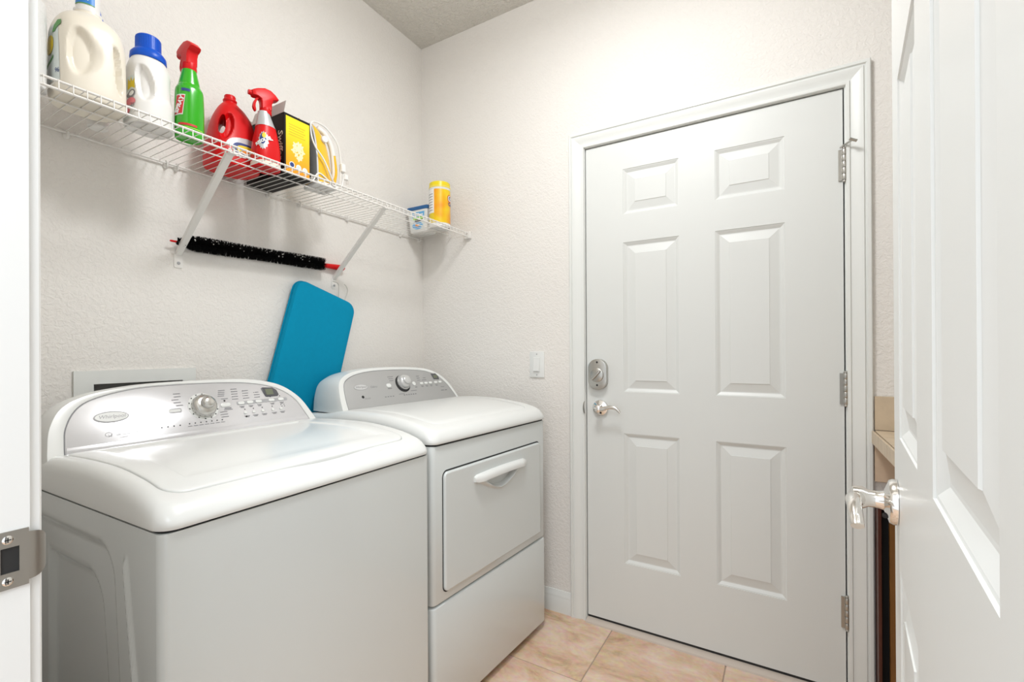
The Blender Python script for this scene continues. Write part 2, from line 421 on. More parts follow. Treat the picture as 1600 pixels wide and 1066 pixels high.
lever(d1, 0.0615, 0.905, 1, M_chrome, L=0.098)
# strike lip of the closed door on its jamb
bm = bmesh.new(); add_prism(bm, oval(0, 0.929, 0.011, 0.027, 20), 0, 0.0015, lambda a, b, d: Vector((DX0-0.006-0.4*abs(a)+d, -0.012+a, b)))
o = finish(bm, 'trim_8', M_nickel, None, 40); struct(o, 'small metal strike lip on the jamb beside the lever')

# open door, hinged at the doorway
U2 = Vector((-0.0966, -0.9953, 0)); F2 = Vector((1.803, -1.016, 0))        # from free edge towards hinge
N2 = Vector((-0.9953, 0.0966, 0))                                          # visible face normal
d2 = bpy.data.objects.new('door_2', None); SC.collection.objects.link(d2)
d2.location = (F2.x, F2.y, 0.012); d2.rotation_euler = (0, 0, math.atan2(U2.y, U2.x)); struct(d2, 'open white six-panel door with lever at the right')
# local frame: +x along U2, outward normal of the visible face is local -y
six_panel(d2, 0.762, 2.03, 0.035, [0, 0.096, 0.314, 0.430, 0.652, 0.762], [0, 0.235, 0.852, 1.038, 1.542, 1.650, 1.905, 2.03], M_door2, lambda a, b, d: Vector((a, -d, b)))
lever(d2, 0.056, 0.938, 1, M_chrome, rr=0.033, fat=1.2, fa=2.0)
for z in (1.80, 1.05, 0.27): hinge(d2, 0.766, z, h=0.09, flip=True)

# doorway jamb and casing at the left picture edge
M_jamb = mat('doorway_paint', (0.84, 0.84, 0.82), 0.35)
struct(box('trim_9', (0.98, 1.0, -1.945, -1.8105, 0, 2.03), M_jamb), 'white jamb at the left edge holding the strike plate')
struct(box('trim_10', (1.752, 1.775, -1.945, -1.8105, 0, 2.03), M_jamb), 'white jamb on the hinge side of the open door')
struct(box('trim_11', (0.98, 1.775, -1.945, -1.8105, 2.03, 2.052), M_jamb), 'white head jamb above the doorway')
casing('trim_12', (0.9955, 0), (0.9955, 2.034), 0, 1, (1, 0), -1.811, 1, M_jamb)['label'] = 'white casing edge beside the strike plate jamb'
casing('trim_13', (0.9955, 2.034), (1.757, 2.034), -1, 1, (0, -1), -1.811, 1, M_jamb)
casing('trim_14', (1.757, 0), (1.757, 2.034), 0, 1, (-1, 0), -1.811, 1, M_jamb)
sp = thing('strike_plate', 'brushed metal strike plate with two screws on the left jamb', 'strike plate', (1.0, -1.8262, 0.9705))
M_strike = mat('strike_metal', (0.42, 0.40, 0.37), 0.38, metal=1, bump=(200, 0.1, 0.0005))
bm = bmesh.new()
us = [-0.016, -0.006, 0.0075, 0.0145]; vs = [-0.0285, -0.0125, 0.0125, 0.0285]
plate(bm, us, vs, {(1, 1)}, 0.0, 0.0018, lambda a, b, d: Vector((d, a, b)))
finish(bm, 'plate', M_strike, sp, 0)
lip = []
for k in range(9):
    t = k/8; a = 0.0145+0.0155*sin(t*pi/2*0.95); x = 0.0018-0.010*(1-cos(t*pi/2)) ; hh = 0.0240*(1-0.50*t**2.2)
    lip.append([Vector((x, a, -hh)), Vector((x, a, hh)), Vector((x-0.0014, a-0.0003, hh)), Vector((x-0.0014, a-0.0003, -hh))])
bm = bmesh.new(); loft(bm, lip); finish(bm, 'curved_lip', M_strike, sp, 40)
box('latch_hole', (-0.012, 0.0004, -0.006, 0.0075, -0.0125, 0.0125), M_dark, sp)
for z in (-0.0205, 0.0205):
    sc_ = lathe('screw', [(0.0042, 0.0014), (0.0042, 0.0022), (0.003, 0.0028)], M_chrome, sp, (0, -0.001, z), 'x', 16)
    bm = bmesh.new(); add_box(bm, 0.0024, 0.0030, -0.0035, 0.0015, z-0.0005, z+0.0005); add_box(bm, 0.0024, 0.0030, -0.0015, -0.0005, z-0.0025, z+0.0025)
    finish(bm, 'cross_slot', M_dark, sc_, 0)

# ------------------------------------------------------------------ washing machine and dryer
def ring_surface(name, m, parent, x0, x1, y0, y1, r, stations, nc=8, ns=22, cap_last=True, cap_first=False, smooth=30, extra=None):
    """stations: (inset, fn(x,y)->z); rounded rectangle rings"""
    bm = bmesh.new(); rings = []
    for ins, zf in stations:
        rr = max(0.002, r-ins) if r-ins > 0.002 else 0.002
        P = rrect(x0+ins, x1-ins, y0+ins, y1-ins, rr, nc, ns)
        rings.append([Vector((x, y, zf(x, y)+(extra(x, y) if extra and ins >= 0 else 0))) for x, y in P])
    R = [[bm.verts.new(p) for p in ring] for ring in rings]; n = len(R[0])
    for a, b in zip(R[:-1], R[1:]):
        for i in range(n): bm.faces.new((a[i], a[(i+1) % n], b[(i+1) % n], b[i]))
    if cap_last: bm.faces.new(R[-1])
    if cap_first: bm.faces.new(R[0][::-1])
    return finish(bm, name, m, parent, smooth)

def arch(cy, half, t0, height, n=2.55, N=40, flare=0.0):
    """open arch polyline from left foot to right foot in (s,t)"""
    pts = []
    for k in range(N+1):
        a = pi*(1-k/N)
        ca, sa = cos(a), max(0, sin(a))
        u = (abs(ca)**(2/n))*(1 if ca > 0 else -1); h = sa**(2/n)
        pts.append((cy+half*u*(1+flare*(1-h)**2), t0+height*h))
    return pts

def appliance(kind):
    W = kind == 'washer'
    if W:
        root = thing('washing_machine', 'white top-load washing machine with silver control panel, nearest the camera', 'washing machine', (0.42, -1.2430, 0), radians(1.1))
        zs, w2 = 0.873, 0.362
        prof = smooth_tab([(-0.34, 0.925), (-0.20, 0.934), (-0.15, 0.946), (-0.02, 0.952), (0.11, 0.952), (0.20, 0.944), (0.27, 0.932), (0.32, 0.916), (0.352, 0.900)])
        xb, zb, xt, zt = 0.262-0.42, 0.940, 0.180-0.42, 1.090
    else:
        root = thing('clothes_dryer', 'white front-load clothes dryer with grey control panel, by the door wall', 'dryer', (0.42, -0.4700, 0), radians(-3.7))
        zs, w2 = 0.886, 0.3565
        prof = smooth_tab([(-0.34, 0.938), (-0.20, 0.945), (-0.13, 0.958), (-0.02, 0.966), (0.11, 0.965), (0.20, 0.957), (0.27, 0.946), (0.32, 0.932), (0.352, 0.918)])
        xb, zb, xt, zt = 0.293-0.42, 0.957, 0.222-0.42, 1.097
    P = lambda x, y: interp(prof, x)
    XF = 0.352; XB = -0.34
    # ---- body
    bodyfront = XF-0.006
    if W:
        bm = bmesh.new()
        pts = rrect(XB, bodyfront, -w2+0.004, w2-0.004, 0.016, 6)
        zc = zs-0.003
        # keep all but the left (-y) side, which is pressed sheet
        loft(bm, [[Vector((x, y, z)) for x, y in pts] for z in (0.02, zc)], cap=True)
        # remove left flat side faces of the lower part
        for f in [f for f in bm.faces if abs(f.calc_center_median().y-(-w2+0.004)) < 1e-4 and 0.03 < f.calc_center_median().z < zs-0.02]: bm.faces.remove(f)
        body = finish(bm, 'cabinet_body', M_enamel, root, 30)
        def poly_r(z, pts):  # right boundary x at height z
            return interp(pts, -z)
        def side(u, v):
            x = XB+0.016+(bodyfront-XB-0.032)*u; z = 0.02+(zc-0.02)*v
            # pressing 1 (shallow, wide) and pressing 2 (deeper)
            def rec(xr0, xr1, ztop, rad, soft, xl):
                xr = xr0+(xr1-xr0)*(0.80-z)/0.25
                dx = xr-x; dz = ztop-z; dl = x-xl
                if min(dx, dz) > rad: d = min(dx, dz)
                else:
                    a, b = rad-dx, rad-dz
                    if a > 0 and b > 0: d = rad-sqrt(a*a+b*b)
                    else: d = min(dx, dz)
                d = min(d, dl)
                return sstep(0, soft, d)
            d = 0.012*rec(0.175, 0.200, 0.822, 0.07, 0.022, -0.26) + 0.012*rec(0.085, 0.120, 0.745, 0.07, 0.02, -0.18)
            # narrow raised rib leaning forward
            xr = 0.222+(0.80-z)*0.17; rib = max(0, 1-((x-xr)/0.0065)**2)*sstep(0.808, 0.795, z)
            return Vector((x, -w2+0.004+d-0.006*rib, z))
        bm = bmesh.new(); grid_bm(bm, 170, 110, side); finish(bm, 'pressed_side_panel', M_enamel, root, 60)
    else:
        bm = bmesh.new()
        def slab(z0, z1, x1, inset, rnd):
            st = [(z0+rnd*0.0, rnd)]+[(z0+rnd*(1-cos(t)), rnd*(1-sin(t))) for t in (pi/6, pi/3, pi/2)]+[(z1-rnd*(1-sin(t)), rnd*(1-cos(t))) for t in (pi/2-pi/3*1.5+0.001, pi/6, pi/3, pi/2)]
            rings = []
            for z, ins in ((z0, rnd), (z0+rnd*0.3, rnd*0.3), (z0+rnd, 0), (z1-rnd, 0), (z1-rnd*0.3, rnd*0.3), (z1, rnd)):
                rings.append([Vector((x, y, z)) for x, y in rrect(XB+ins, x1-ins, -w2+0.004+ins, w2-0.004-ins, 0.018-ins, 6)])
            loft(bm, rings)
        slab(0.390, zs-0.004, bodyfront-0.002, 0, 0.006)
        pts = rrect(XB, bodyfront-0.012, -w2+0.010, w2-0.010, 0.014, 6)
        loft(bm, [[Vector((x, y, z)) for x, y in pts] for z in (0.02, zs+0.02)], cap=True)
        body = finish(bm, 'cabinet_body', M_enamel, root, 30)
        # lower front panel
        bm = bmesh.new(); slab(0.030, 0.384, bodyfront, 0, 0.006); finish(bm, 'lower_panel', M_enamel, root, 30)
        for k in (-1, 1):
            for xx in (-0.30, 0.30): lathe('foot', [(0.016, 0.0), (0.016, 0.010), (0.008, 0.012), (0.008, 0.03)], M_dark, root, (xx, k*0.32, 0), 'z', 12)
    if W:
        for k in (-1, 1):
            for xx in (-0.30, 0.30): lathe('foot', [(0.016, 0.0), (0.016, 0.010), (0.008, 0.012), (0.008, 0.03)], M_dark, root, (xx, k*0.32, 0), 'z', 12)
    # dark seam strip under the top
    ring_surface('top_seam', M_dark, root, XB, XF-0.010, -w2+0.008, w2-0.008, 0.02, [(0, lambda x, y: zs-0.006), (0, lambda x, y: zs+0.01)], ns=2, cap_last=False)
    # ---- top with rounded rim and domed deck
    r = 0.022
    rv = lambda x, y: min(0.030, P(x, y)-zs-0.010)
    st = [(0.006, lambda x, y: zs+0.0006), (0.0012, lambda x, y: zs+0.0022), (0.0, lambda x, y: zs+0.006)]
    for k in range(0, 9):
        t = k/8*pi/2
        st.append((r*(1-cos(t)) + 0.002*t, (lambda t: lambda x, y: P(x, y)-rv(x, y)*(1-sin(t)))(t)))
    if W:
        # lid pocket: lid spans x -0.158..0.296, y -0.322..0.322
        LX0, LX1, LY0, LY1, LR = -0.165, 0.306, -0.329, 0.310, 0.040
    else:
        LX0, LX1, LY0, LY1, LR = -0.17, 0.300, -0.296, 0.290, 0.035
    def scoop(x, y):
        return 0.0
    st2 = [(ins, zf) for ins, zf in st]
    # deck ring from rim to pocket edge then floor of pocket
    bm = bmesh.new(); rings = []
    def rr_(x0, x1, y0, y1, r): return rrect(x0, x1, y0, y1, max(r, 0.002), 8, 22)
    for ins, zf in st2:
        rings.append([Vector((x, y, zf(x, y))) for x, y in rr_(XB+ins, XF-ins, -w2+ins, w2-ins, 0.034-ins*0.3)])
    def dip(x, y):   # hand scoop in front of the lid
        if not W: return 0
        u = (y-0.03)/0.20; v = (x-0.318)/0.017
        q = u*u+v*v
        return -0.010*(1-sstep(0.15, 1.0, q)) if q < 1 else 0
    for k, fpos in enumerate((0.25, 0.5, 0.7, 0.85, 0.95, 1.0)):
        A = rr_(XB+0.026, XF-0.026, -w2+0.026, w2-0.026, 0.020); B = rr_(LX0, LX1, LY0, LY1, LR)
        rings.append([Vector((a[0]+(b[0]-a[0])*fpos, a[1]+(b[1]-a[1])*fpos, 0)) for a, b in zip(A, B)])
        for v in rings[-1]: v.z = P(v.x, v.y)+dip(v.x, v.y)
    g = 0.0025
    rings.append([Vector((x, y, P(x, y)+dip(x, y)-0.0008)) for x, y in rr_(LX0+0.0006, LX1-0.0006, LY0+0.0006, LY1-0.0006, LR)])
    rings.append([Vector((x, y, P(x, y)-(0.014 if W else 0.0022))) for x, y in rr_(LX0+0.002, LX1-0.002, LY0+0.002, LY1-0.002, LR)])
    if W:
        rings.append([Vector((x, y, P(x, y)-0.026)) for x, y in rr_(LX0+0.02, LX1-0.02, LY0+0.02, LY1-0.02, LR)])
    else:
        for ins in (0.004, 0.006, 0.03, 0.06, 0.10, 0.14, 0.18, 0.205):
            rings.append([Vector((x, y, P(x, y)-(0.0015 if ins < 0.005 else 0.0))) for x, y in rr_(LX0+ins, LX1-ins, LY0+ins, LY1-ins, max(0.003, LR-ins))])
    R = [[bm.verts.new(p) for p in ring] for ring in rings]; n = len(R[0])
    for a, b in zip(R[:-1], R[1:]):
        for i in range(n): bm.faces.new((a[i], a[(i+1) % n], b[(i+1) % n], b[i]))
    bm.faces.new(R[-1])
    finish(bm, 'top_deck', M_plastic, root, 50)
    if W:
        lid = []
        def zl(dz): return lambda x, y: P(x, y)+dz+dip(x, y)*0.9
        L0 = 0.0034
        for ins, dz in ((0.0, -0.012), (0.0, -0.0010), (0.0010, 0.0008), (0.003, 0.0016), (0.012, 0.002), (0.030, 0.0022), (0.050, 0.0022), (0.052, 0.0016), (0.0545, -0.0018), (0.057, -0.0026), (0.085, -0.0026), (0.11, -0.0024), (0.14, -0.0022), (0.17, -0.002), (0.20, -0.002), (0.225, -0.002)):
            lid.append((ins+L0, zl(dz)))
        ring_surface('lid', M_plastic, root, LX0, LX1, LY0, LY1, LR, lid, ns=22, smooth=50)
    # ---- console
    ln = sqrt((xt-xb)**2+(zt-zb)**2); ud = Vector(((xt-xb)/ln, 0, (zt-zb)/ln)); nd = Vector((ud.z, 0, -ud.x))
    F = lambda s, t, d=0.0: Vector((xb, 0, zb))+Vector((0, s, 0))+ud*t+nd*d
    half, ht = (0.345, 0.176) if W else (0.345, 0.168)
    o_cy = 0.0
    if W:
        inner = [(-0.3250, 0.0), (-0.3215, 0.0275), (-0.3133, 0.0694), (-0.2890, 0.1130), (-0.2510, 0.1390), (-0.1737, 0.1590), (-0.0886, 0.1655), (0.0548, 0.1645), (0.1643, 0.1560), (0.2506, 0.1320), (0.3052, 0.0880), (0.3300, 0.030), (0.3400, 0.0)]
        outer = [(-0.3560, -0.012), (-0.3520, 0.020), (-0.3400, 0.075), (-0.3110, 0.1230), (-0.2560, 0.1520), (-0.1740, 0.1670), (-0.0880, 0.1735), (0.0571, 0.1745), (0.1700, 0.1690), (0.2650, 0.1440), (0.3250, 0.0930), (0.3540, 0.030), (0.3680, -0.012)]
    else:
        inner = [(-0.2940, 0.0), (-0.2915, 0.0498), (-0.2800, 0.1040), (-0.2506, 0.1308), (-0.1944, 0.1485), (-0.1095, 0.1575), (0.0150, 0.1580), (0.1348, 0.1519), (0.2079, 0.1387), (0.2657, 0.1106), (0.3029, 0.0707), (0.3240, 0.030), (0.3360, 0.0)]
        outer = [(-0.3200, -0.012), (-0.3150, 0.050), (-0.2990, 0.1120), (-0.2640, 0.1430), (-0.2000, 0.1610), (-0.1070, 0.1700), (0.0180, 0.1700), (0.1400, 0.1640), (0.2160, 0.1510), (0.2750, 0.1220), (0.3150, 0.0810), (0.3380, 0.033), (0.3520, -0.012)]
    outer = [(p.x, p.y) for p in smooth_path([(a, b, 0) for a, b in outer], 5)]
    inner = [(p.x, p.y) for p in smooth_path([(a, b, 0) for a, b in inner], 5)]
    ht = 0.180
    back_x = XB+0.015
    bm = bmesh.new(); rings = []
    def backring(fr, hh, wd):
        out = []
        for (s, t) in outer:
            p = F(s, t); h = (t+0.012)/(ht+0.012)
            xx = p.x+(back_x-p.x)*fr
            out.append(Vector((xx, s*wd, zb-0.03+(p.z-zb+0.03)*hh)))
        return out
    rings.append(backring(1.0, 0.90, 0.965)); rings.append(backring(0.8, 0.955, 0.985)); rings.append(backring(0.45, 0.992, 0.998)); rings.append(backring(0.15, 1.0, 1.0))
    rings.append([F(s, t, -0.004) for s, t in outer]); rings.append([F(s*0.997, t-0.0012, 0.0) for s, t in outer])
    N = len(outer)
    mid = [(a[0]+(b[0]-a[0])*0.75, a[1]+(b[1]-a[1])*0.75) for a, b in zip(outer, inner)]
    rings.append([F(s, t, 0.0012) for s, t in mid])
    rings.append([F(s, t, 0.0) for s, t in inner]); rings.append([F(s*0.995, t*0.99, -0.004) for s, t in inner])
    loft(bm, rings, cap=True)
    con = finish(bm, 'control_console', M_plastic, root, 40)
    # thin dark reveal and the panel face
    pn = [(s*0.992, max(t*0.985, 0.0)) for s, t in inner]
    pnl = prism('control_panel', pn, -0.0039, 0.0004, F, M_silver if W else M_silver2, con, 0.0012)
    rv = [(s*0.9985, t*0.998) for s, t in inner]
    prism('panel_reveal', rv, -0.0039, -0.0012, F, M_grey, con)
    # foot trim bar below the panel
    def strip(name, s0, s1, t0, t1, m, d1=0.0009, r=0.001, par=pnl): return prism(name, rrect(s0, s1, t0, t1, r, 3), 0.0, d1, F, m, par)
    if W:
        off = 1.243
        S = lambda y: y+off
        prism('bottom_strip', [(-0.321, 0.003), (0.333, 0.003), (0.326, 0.020), (-0.318, 0.020)], 0.0, 0.0022, F, M_silver, pnl, 0.001)
        # logo
        lg = prism('logo_badge', oval(S(-1.4625), 0.0865, 0.0375, 0.0150, 40), 0, 0.0014, F, M_lgrey, pnl)
        prism('badge_face', oval(S(-1.4625), 0.0865, 0.0345, 0.0122, 40), 0.001, 0.0018, F, M_plastic, lg)
        lettering('lettering', [('Whirlpool', 0.0135, S(-1.4625), 0.0868, 0, 0.3)], lambda a, b: F(a, b, 0.0021), M_lgrey, lg)
        lettering('printed_legend', [('6th Sense', 0.0075, S(-1.447), 0.0375), ('Cabrio', 0.006, S(-1.447), 0.0300), ('H', 0.011, S(-1.4745), 0.0365)], lambda a, b: F(a, b, 0.0007), M_lgrey, pnl)
        bm = bmesh.new()
        for cs, r0, r1 in ((S(-1.477), 0.0075, 0.0062), (S(-1.408), 0.0100, 0.0088)):
            A = oval(cs, 0.0405, r0, r0*0.8, 20); B = oval(cs, 0.0405, r1, r1*0.8, 20)
            va = [bm.verts.new(F(a, b, 0.0007)) for a, b in A]; vb = [bm.verts.new(F(a, b, 0.0007)) for a, b in B]
            for i in range(20): bm.faces.new((va[i], va[(i+1) % 20], vb[(i+1) % 20], vb[i]))
        finish(bm, 'printed_rings', M_lgrey, pnl, 0)
        # knob
        k0 = (S(-1.2400), 0.0900)
        kn = prism('knob_ring', oval(k0[0], k0[1], 0.0420, 0.0420, 40), 0, 0.0012, F, M_plastic, pnl)
        bm = bmesh.new()
        for a in range(14):
            t = 2*pi*a/14+0.1; 
            add_prism(bm, [(k0[0]+cos(t+q)*rd, k0[1]+sin(t+q)*rd) for q, rd in ((-0.05, 0.0375), (0.05, 0.0375), (0.05, 0.0405), (-0.05, 0.0405))], 0.0012, 0.0016, F)
        finish(bm, 'ring_marks', M_dark, kn, 0)
        bm = bmesh.new(); rings = []
        for rd, d in ((0.0345, 0.0), (0.0345, 0.006), (0.0325, 0.014), (0.0290, 0.019), (0.0225, 0.0215), (0.0180, 0.0225), (0.0172, 0.0330), (0.0140, 0.0375), (0.008, 0.0392)):
            rings.append([F(a, b, d) for a, b in oval(k0[0], k0[1], rd, rd, 36)])
        loft(bm, rings); finish(bm, 'knob', mat('knob_nickel', (0.62, 0.61, 0.58), 0.25, metal=0.9), kn, 50)
        # display
        dsp = prism('display_frame', [(S(-1.048), 0.133), (S(-1.041), 0.104), (S(-1.036), 0.1015), (S(-0.997), 0.1015), (S(-0.992), 0.106), (S(-0.995), 0.123), (S(-1.008), 0.1335), (S(-1.042), 0.136)], 0, 0.0022, F, mat('smoked_plastic', (0.10, 0.10, 0.11), 0.2), pnl, 0.0008)
        prism('display_window', rrect(S(-1.0360), S(-1.010), 0.108, 0.129, 0.002, 3), 0.0022, 0.0028, F, M_lcd, dsp)
        # buttons
        def btn(cs, ct, a, b, m=M_plastic): prism('button', oval(cs, ct, a, b, 20) if abs(a-b) < 1e-6 else rrect(cs-a, cs+a, ct-b, ct+b, b*0.95, 4), 0, 0.0030, F, m, pnl, 0.0010)
        strip('button_band', S(-1.142), S(-0.966), 0.082, 0.095, M_lgrey, 0.0006, 0.005)
        for cs in (-1.128, -1.099, -1.070, -1.0245, -0.990): btn(S(cs), 0.0885, 0.0105, 0.0050)
        btn(S(-1.177), 0.0875, 0.0150, 0.0062)
        for cs in (-1.124, -1.096, -1.066, -1.031, -1.001): btn(S(cs), 0.055, 0.0048, 0.0048)
        bm = bmesh.new()
        def dash(cs, ct, w, h=0.0011): add_prism(bm, [(cs-w, ct-h), (cs+w, ct-h), (cs+w, ct+h), (cs-w, ct+h)], 0.0002, 0.0008, F)
        rnd = random.Random(5)
        for ci, (cs, n_) in enumerate(((-1.140, 5), (-1.105, 4), (-1.068, 3))):
            for k in range(n_): dash(S(cs)+0.004*0+k*0.001, 0.104+k*0.0085, 0.006+rnd.random()*0.003)
        for cs in (-1.128, -1.099, -1.070, -1.0245, -0.990): dash(S(cs), 0.0770, 0.0075); dash(S(cs), 0.0735, 0.005)
        dash(S(-1.172), 0.0765, 0.010, 0.0020); dash(S(-1.172), 0.0715, 0.013)
        for cs in (-1.124, -1.096, -1.066, -1.031, -1.001): dash(S(cs)+0.003, 0.0440, 0.009); dash(S(cs)+0.003, 0.0405, 0.006)
        for k in range(7): dash(S(-1.290)+k*0.0152, 0.0345, 0.0055, 0.0009)
        for k in range(5):
            dash(S(-1.302)-0.004*k*(k < 3), 0.100+k*0.009, 0.009); dash(S(-1.182)+0.002*k, 0.118+k*0.006 if k < 4 else 0.108, 0.010)
        for k in range(3): dash(S(-1.188), 0.066-k*0.008, 0.011); 
        finish(bm, 'printed_legend', M_grey, pnl, 0)
        bm = bmesh.new()
        def dot(cs, ct, r_=0.0019): add_prism(bm, oval(cs, ct, r_, r_*0.9, 8), 0.0002, 0.001, F)
        for k in range(7): dot(S(-1.290)+k*0.0152, 0.0420)
        for cs in (-1.360, -1.345, -1.330, -1.3145): dot(S(cs), 0.0410)
        for cs in (-1.124, -1.096, -1.066, -1.031): dot(S(cs)+0.002, 0.0665)
        for cs in (-1.0245, -0.990): dot(S(cs), 0.1010)
        dot(S(-1.176), 0.1015, 0.003); dot(S(-1.124), 0.0425, 0.003)
        for a, b in ((-0.996, 0.069), (-0.984, 0.069), (-0.994, 0.063), (-0.984, 0.063)): dot(S(a), b, 0.0014)
        for ci, (cs, n_) in enumerate(((-1.140, 5), (-1.105, 4), (-1.068, 3))):
            for k in range(n_): dot(S(cs)-0.010+k*0.001, 0.104+k*0.0085, 0.0011)
        finish(bm, 'indicator_marks', M_dark, pnl, 0)
        strip('sensor_window', S(-1.333), S(-1.300), 0.079, 0.092, M_lgrey, 0.0009, 0.005)
        strip('sensor_face', S(-1.333), S(-1.303), 0.0815, 0.0895, M_plastic, 0.0012, 0.003)
    else:
        off = 0.4625
        F0 = F; F = lambda s, t, d=0.0: F0(s, t-0.0145, d)
        S = lambda y: (y+off)
        rm = inner
        # thin raised border inside the panel
        lg = prism('logo_badge', oval(S(-0.6672), 0.103, 0.0340, 0.0125, 36), 0, 0.0012, F, M_lgrey, pnl)
        prism('badge_face', oval(S(-0.6672), 0.103, 0.0315, 0.0105, 36), 0.0008, 0.0017, F, mat('badge_white', (0.62, 0.62, 0.61), 0.4), lg)
        lettering('lettering', [('Whirlpool', 0.0130, S(-0.6672), 0.1032, 0, 0.3)], lambda a, b: F(a, b, 0.0020), M_grey, lg)
        lettering('printed_legend', [('Cabrio', 0.0125, S(-0.6037), 0.1005, 0, 0.25), ('SENSOR', 0.008, S(-0.652), 0.053)], lambda a, b: F(a, b, 0.0007), M_grey, pnl)
        k0 = (S(-0.4380), 0.1085)
        kr = prism('knob_ring', oval(k0[0]-0.004, k0[1]-0.004, 0.0400, 0.0390, 36), 0, 0.0016, F, M_dark, pnl)
        prism('knob_collar', oval(k0[0]+0.001, k0[1]+0.0015, 0.0350, 0.0345, 36), 0, 0.006, F, M_silver2, kr)
        bm = bmesh.new(); rings = []
        for rd, d in ((0.0285, 0.0), (0.0285, 0.014), (0.0255, 0.020), (0.0200, 0.0225), (0.019, 0.030), (0.015, 0.033)):
            rings.append([F(a, b, d) for a, b in oval(k0[0]+0.002, k0[1]+0.003, rd, rd, 32)])
        loft(bm, rings); finish(bm, 'knob', mat('dryer_knob', (0.66, 0.66, 0.65), 0.3, metal=0.4), kr, 40)
        dsp = prism('display_frame', [(S(-0.2480), 0.143), (S(-0.2400), 0.114), (S(-0.2040), 0.112), (S(-0.2040), 0.128), (S(-0.2170), 0.143)], 0, 0.002, F, mat('smoked_plastic', (0.10, 0.10, 0.11), 0.2), pnl, 0.0006)
        prism('display_window', rrect(S(-0.2370), S(-0.2130), 0.119, 0.134, 0.002, 3), 0.002, 0.0026, F, M_lcd, dsp)
        def btn(cs, ct, a, b, m=M_plastic): prism('button', rrect(cs-a, cs+a, ct-b, ct+b, b*0.95, 4), 0, 0.0030, F, m, pnl, 0.0010)
        btn(S(-0.524), 0.101, 0.0125, 0.0085); btn(S(-0.377), 0.100, 0.0095, 0.0095)
        for cs in (-0.330, -0.301, -0.272, -0.236, -0.206): btn(S(cs), 0.0985, 0.0100, 0.0050)
        bm = bmesh.new()
        def dash(cs, ct, w, h=0.0011): add_prism(bm, [(cs-w, ct-h), (cs+w, ct-h), (cs+w, ct+h), (cs-w, ct+h)], 0.0002, 0.0008, F)
        for cs in (-0.330, -0.301, -0.272, -0.236): dash(S(cs), 0.0865, 0.008); dash(S(cs), 0.082, 0.006)
        for k in range(3): dash(S(-0.500), 0.122+k*0.009, 0.011+0.002*k); dash(S(-0.338), 0.115+k*0.010, 0.009)
        dash(S(-0.522), 0.087, 0.011, 0.0016); dash(S(-0.370), 0.083, 0.006, 0.0016)
        dash(S(-0.305), 0.114, 0.014); dash(S(-0.300), 0.124, 0.008); dash(S(-0.468), 0.058, 0.016)
        for k in range(4): dash(S(-0.560)+k*0.014, 0.052, 0.004, 0.0018)
        for k in range(6): dash(S(-0.455)+k*0.0135, 0.052, 0.0038, 0.0022)
        dash(S(-0.392), 0.068, 0.018); dash(S(-0.208), 0.056, 0.010, 0.002); dash(S(-0.185), 0.056, 0.008, 0.002); dash(S(-0.200), 0.073, 0.012)
        finish(bm, 'printed_legend', M_grey, pnl, 0)
        prism('indicator_dot', oval(S(-0.672), 0.0614, 0.006, 0.006, 16), 0, 0.001, F, M_dark, pnl)
        # ---- dryer door with recessed grip
        fy0, fy1, fz0, fz1 = -0.302, 0.300, 0.420, 0.796
        xf = bodyfront-0.002
        drv = prism('door_reveal', rrect(fy0-0.004, fy1+0.004, fz0-0.004, fz1+0.005, 0.022, 8), xf-0.004, xf+0.0006, YZ, M_dark, root)
        hy0, hy1, hz = -0.155, 0.172, 0.741
        hc = (hy0+hy1)/2-0.004
        for tgt in (body, drv):
            cb_ = bmesh.new(); add_box(cb_, xf-0.034, xf+0.05, hc-0.125, hc+0.125, hz-0.062, hz+0.012)
            co_ = finish(cb_, 'cutter', None, root, 0); bpy.context.view_layer.update(); baked_boolean(tgt, co_)
        def bowl(y, z):
            # lens below the bar: depth
            u = (y-hc)/0.118
            if abs(u) >= 1: return 0
            zt_ = hz+0.006; zl_ = hz-0.002-0.055*(1-u*u)**1.1
            if z > zt_ or z < zl_: return 0
            e = min((z-zl_), 0.03)
            return -0.030*sstep(0, 0.014, e)*sstep(0, 0.25, 1-abs(u))
        bm = bmesh.new()
        R0 = rrect(fy0, fy1, fz0, fz1, 0.018, 8, 40)
        rings = [[Vector((xf-0.002, a, b)) for a, b in R0], [Vector((xf+0.004, a, b)) for a, b in R0]]
        for ins, dd in ((0.0006, 0.0065), (0.0025, 0.0085), (0.006, 0.0095)):
            rings.append([Vector((xf+dd, a, b)) for a, b in rrect(fy0+ins, fy1-ins, fz0+ins, fz1-ins, 0.018-ins, 8, 40)])
        loft(bm, rings, cap=False)
        bmesh.ops.holes_fill(bm, edges=[e for e in bm.edges if e.is_boundary and e.verts[0].co.x < xf], sides=0)
        # face: window of fine grid around the grip, plain strips around it
        gy0, gy1, gz0, gz1 = hy0-0.02, hy1+0.02, hz-0.075, hz+0.03
        X = xf+0.0095
        ys = [fy0+0.006, gy0, gy1, fy1-0.006]; zs_ = [fz0+0.006, gz0, gz1, fz1-0.006]
        for i in range(3):
            for j in range(3):
                if i == 1 and j == 1: continue
                bm.faces.new([bm.verts.new((X, a, b)) for a, b in ((ys[i], zs_[j]), (ys[i+1], zs_[j]), (ys[i+1], zs_[j+1]), (ys[i], zs_[j+1]))])
        def rimz(y, z):
            u = (y-hc)/0.158
            if abs(u) >= 1 or z > hz+0.004: return 0
            zl_ = hz-0.006-0.062*(1-abs(u)**1.6)**1.2
            return 0.0105*sstep(0, 0.012, z-zl_)*sstep(0, 0.3, 1-abs(u))
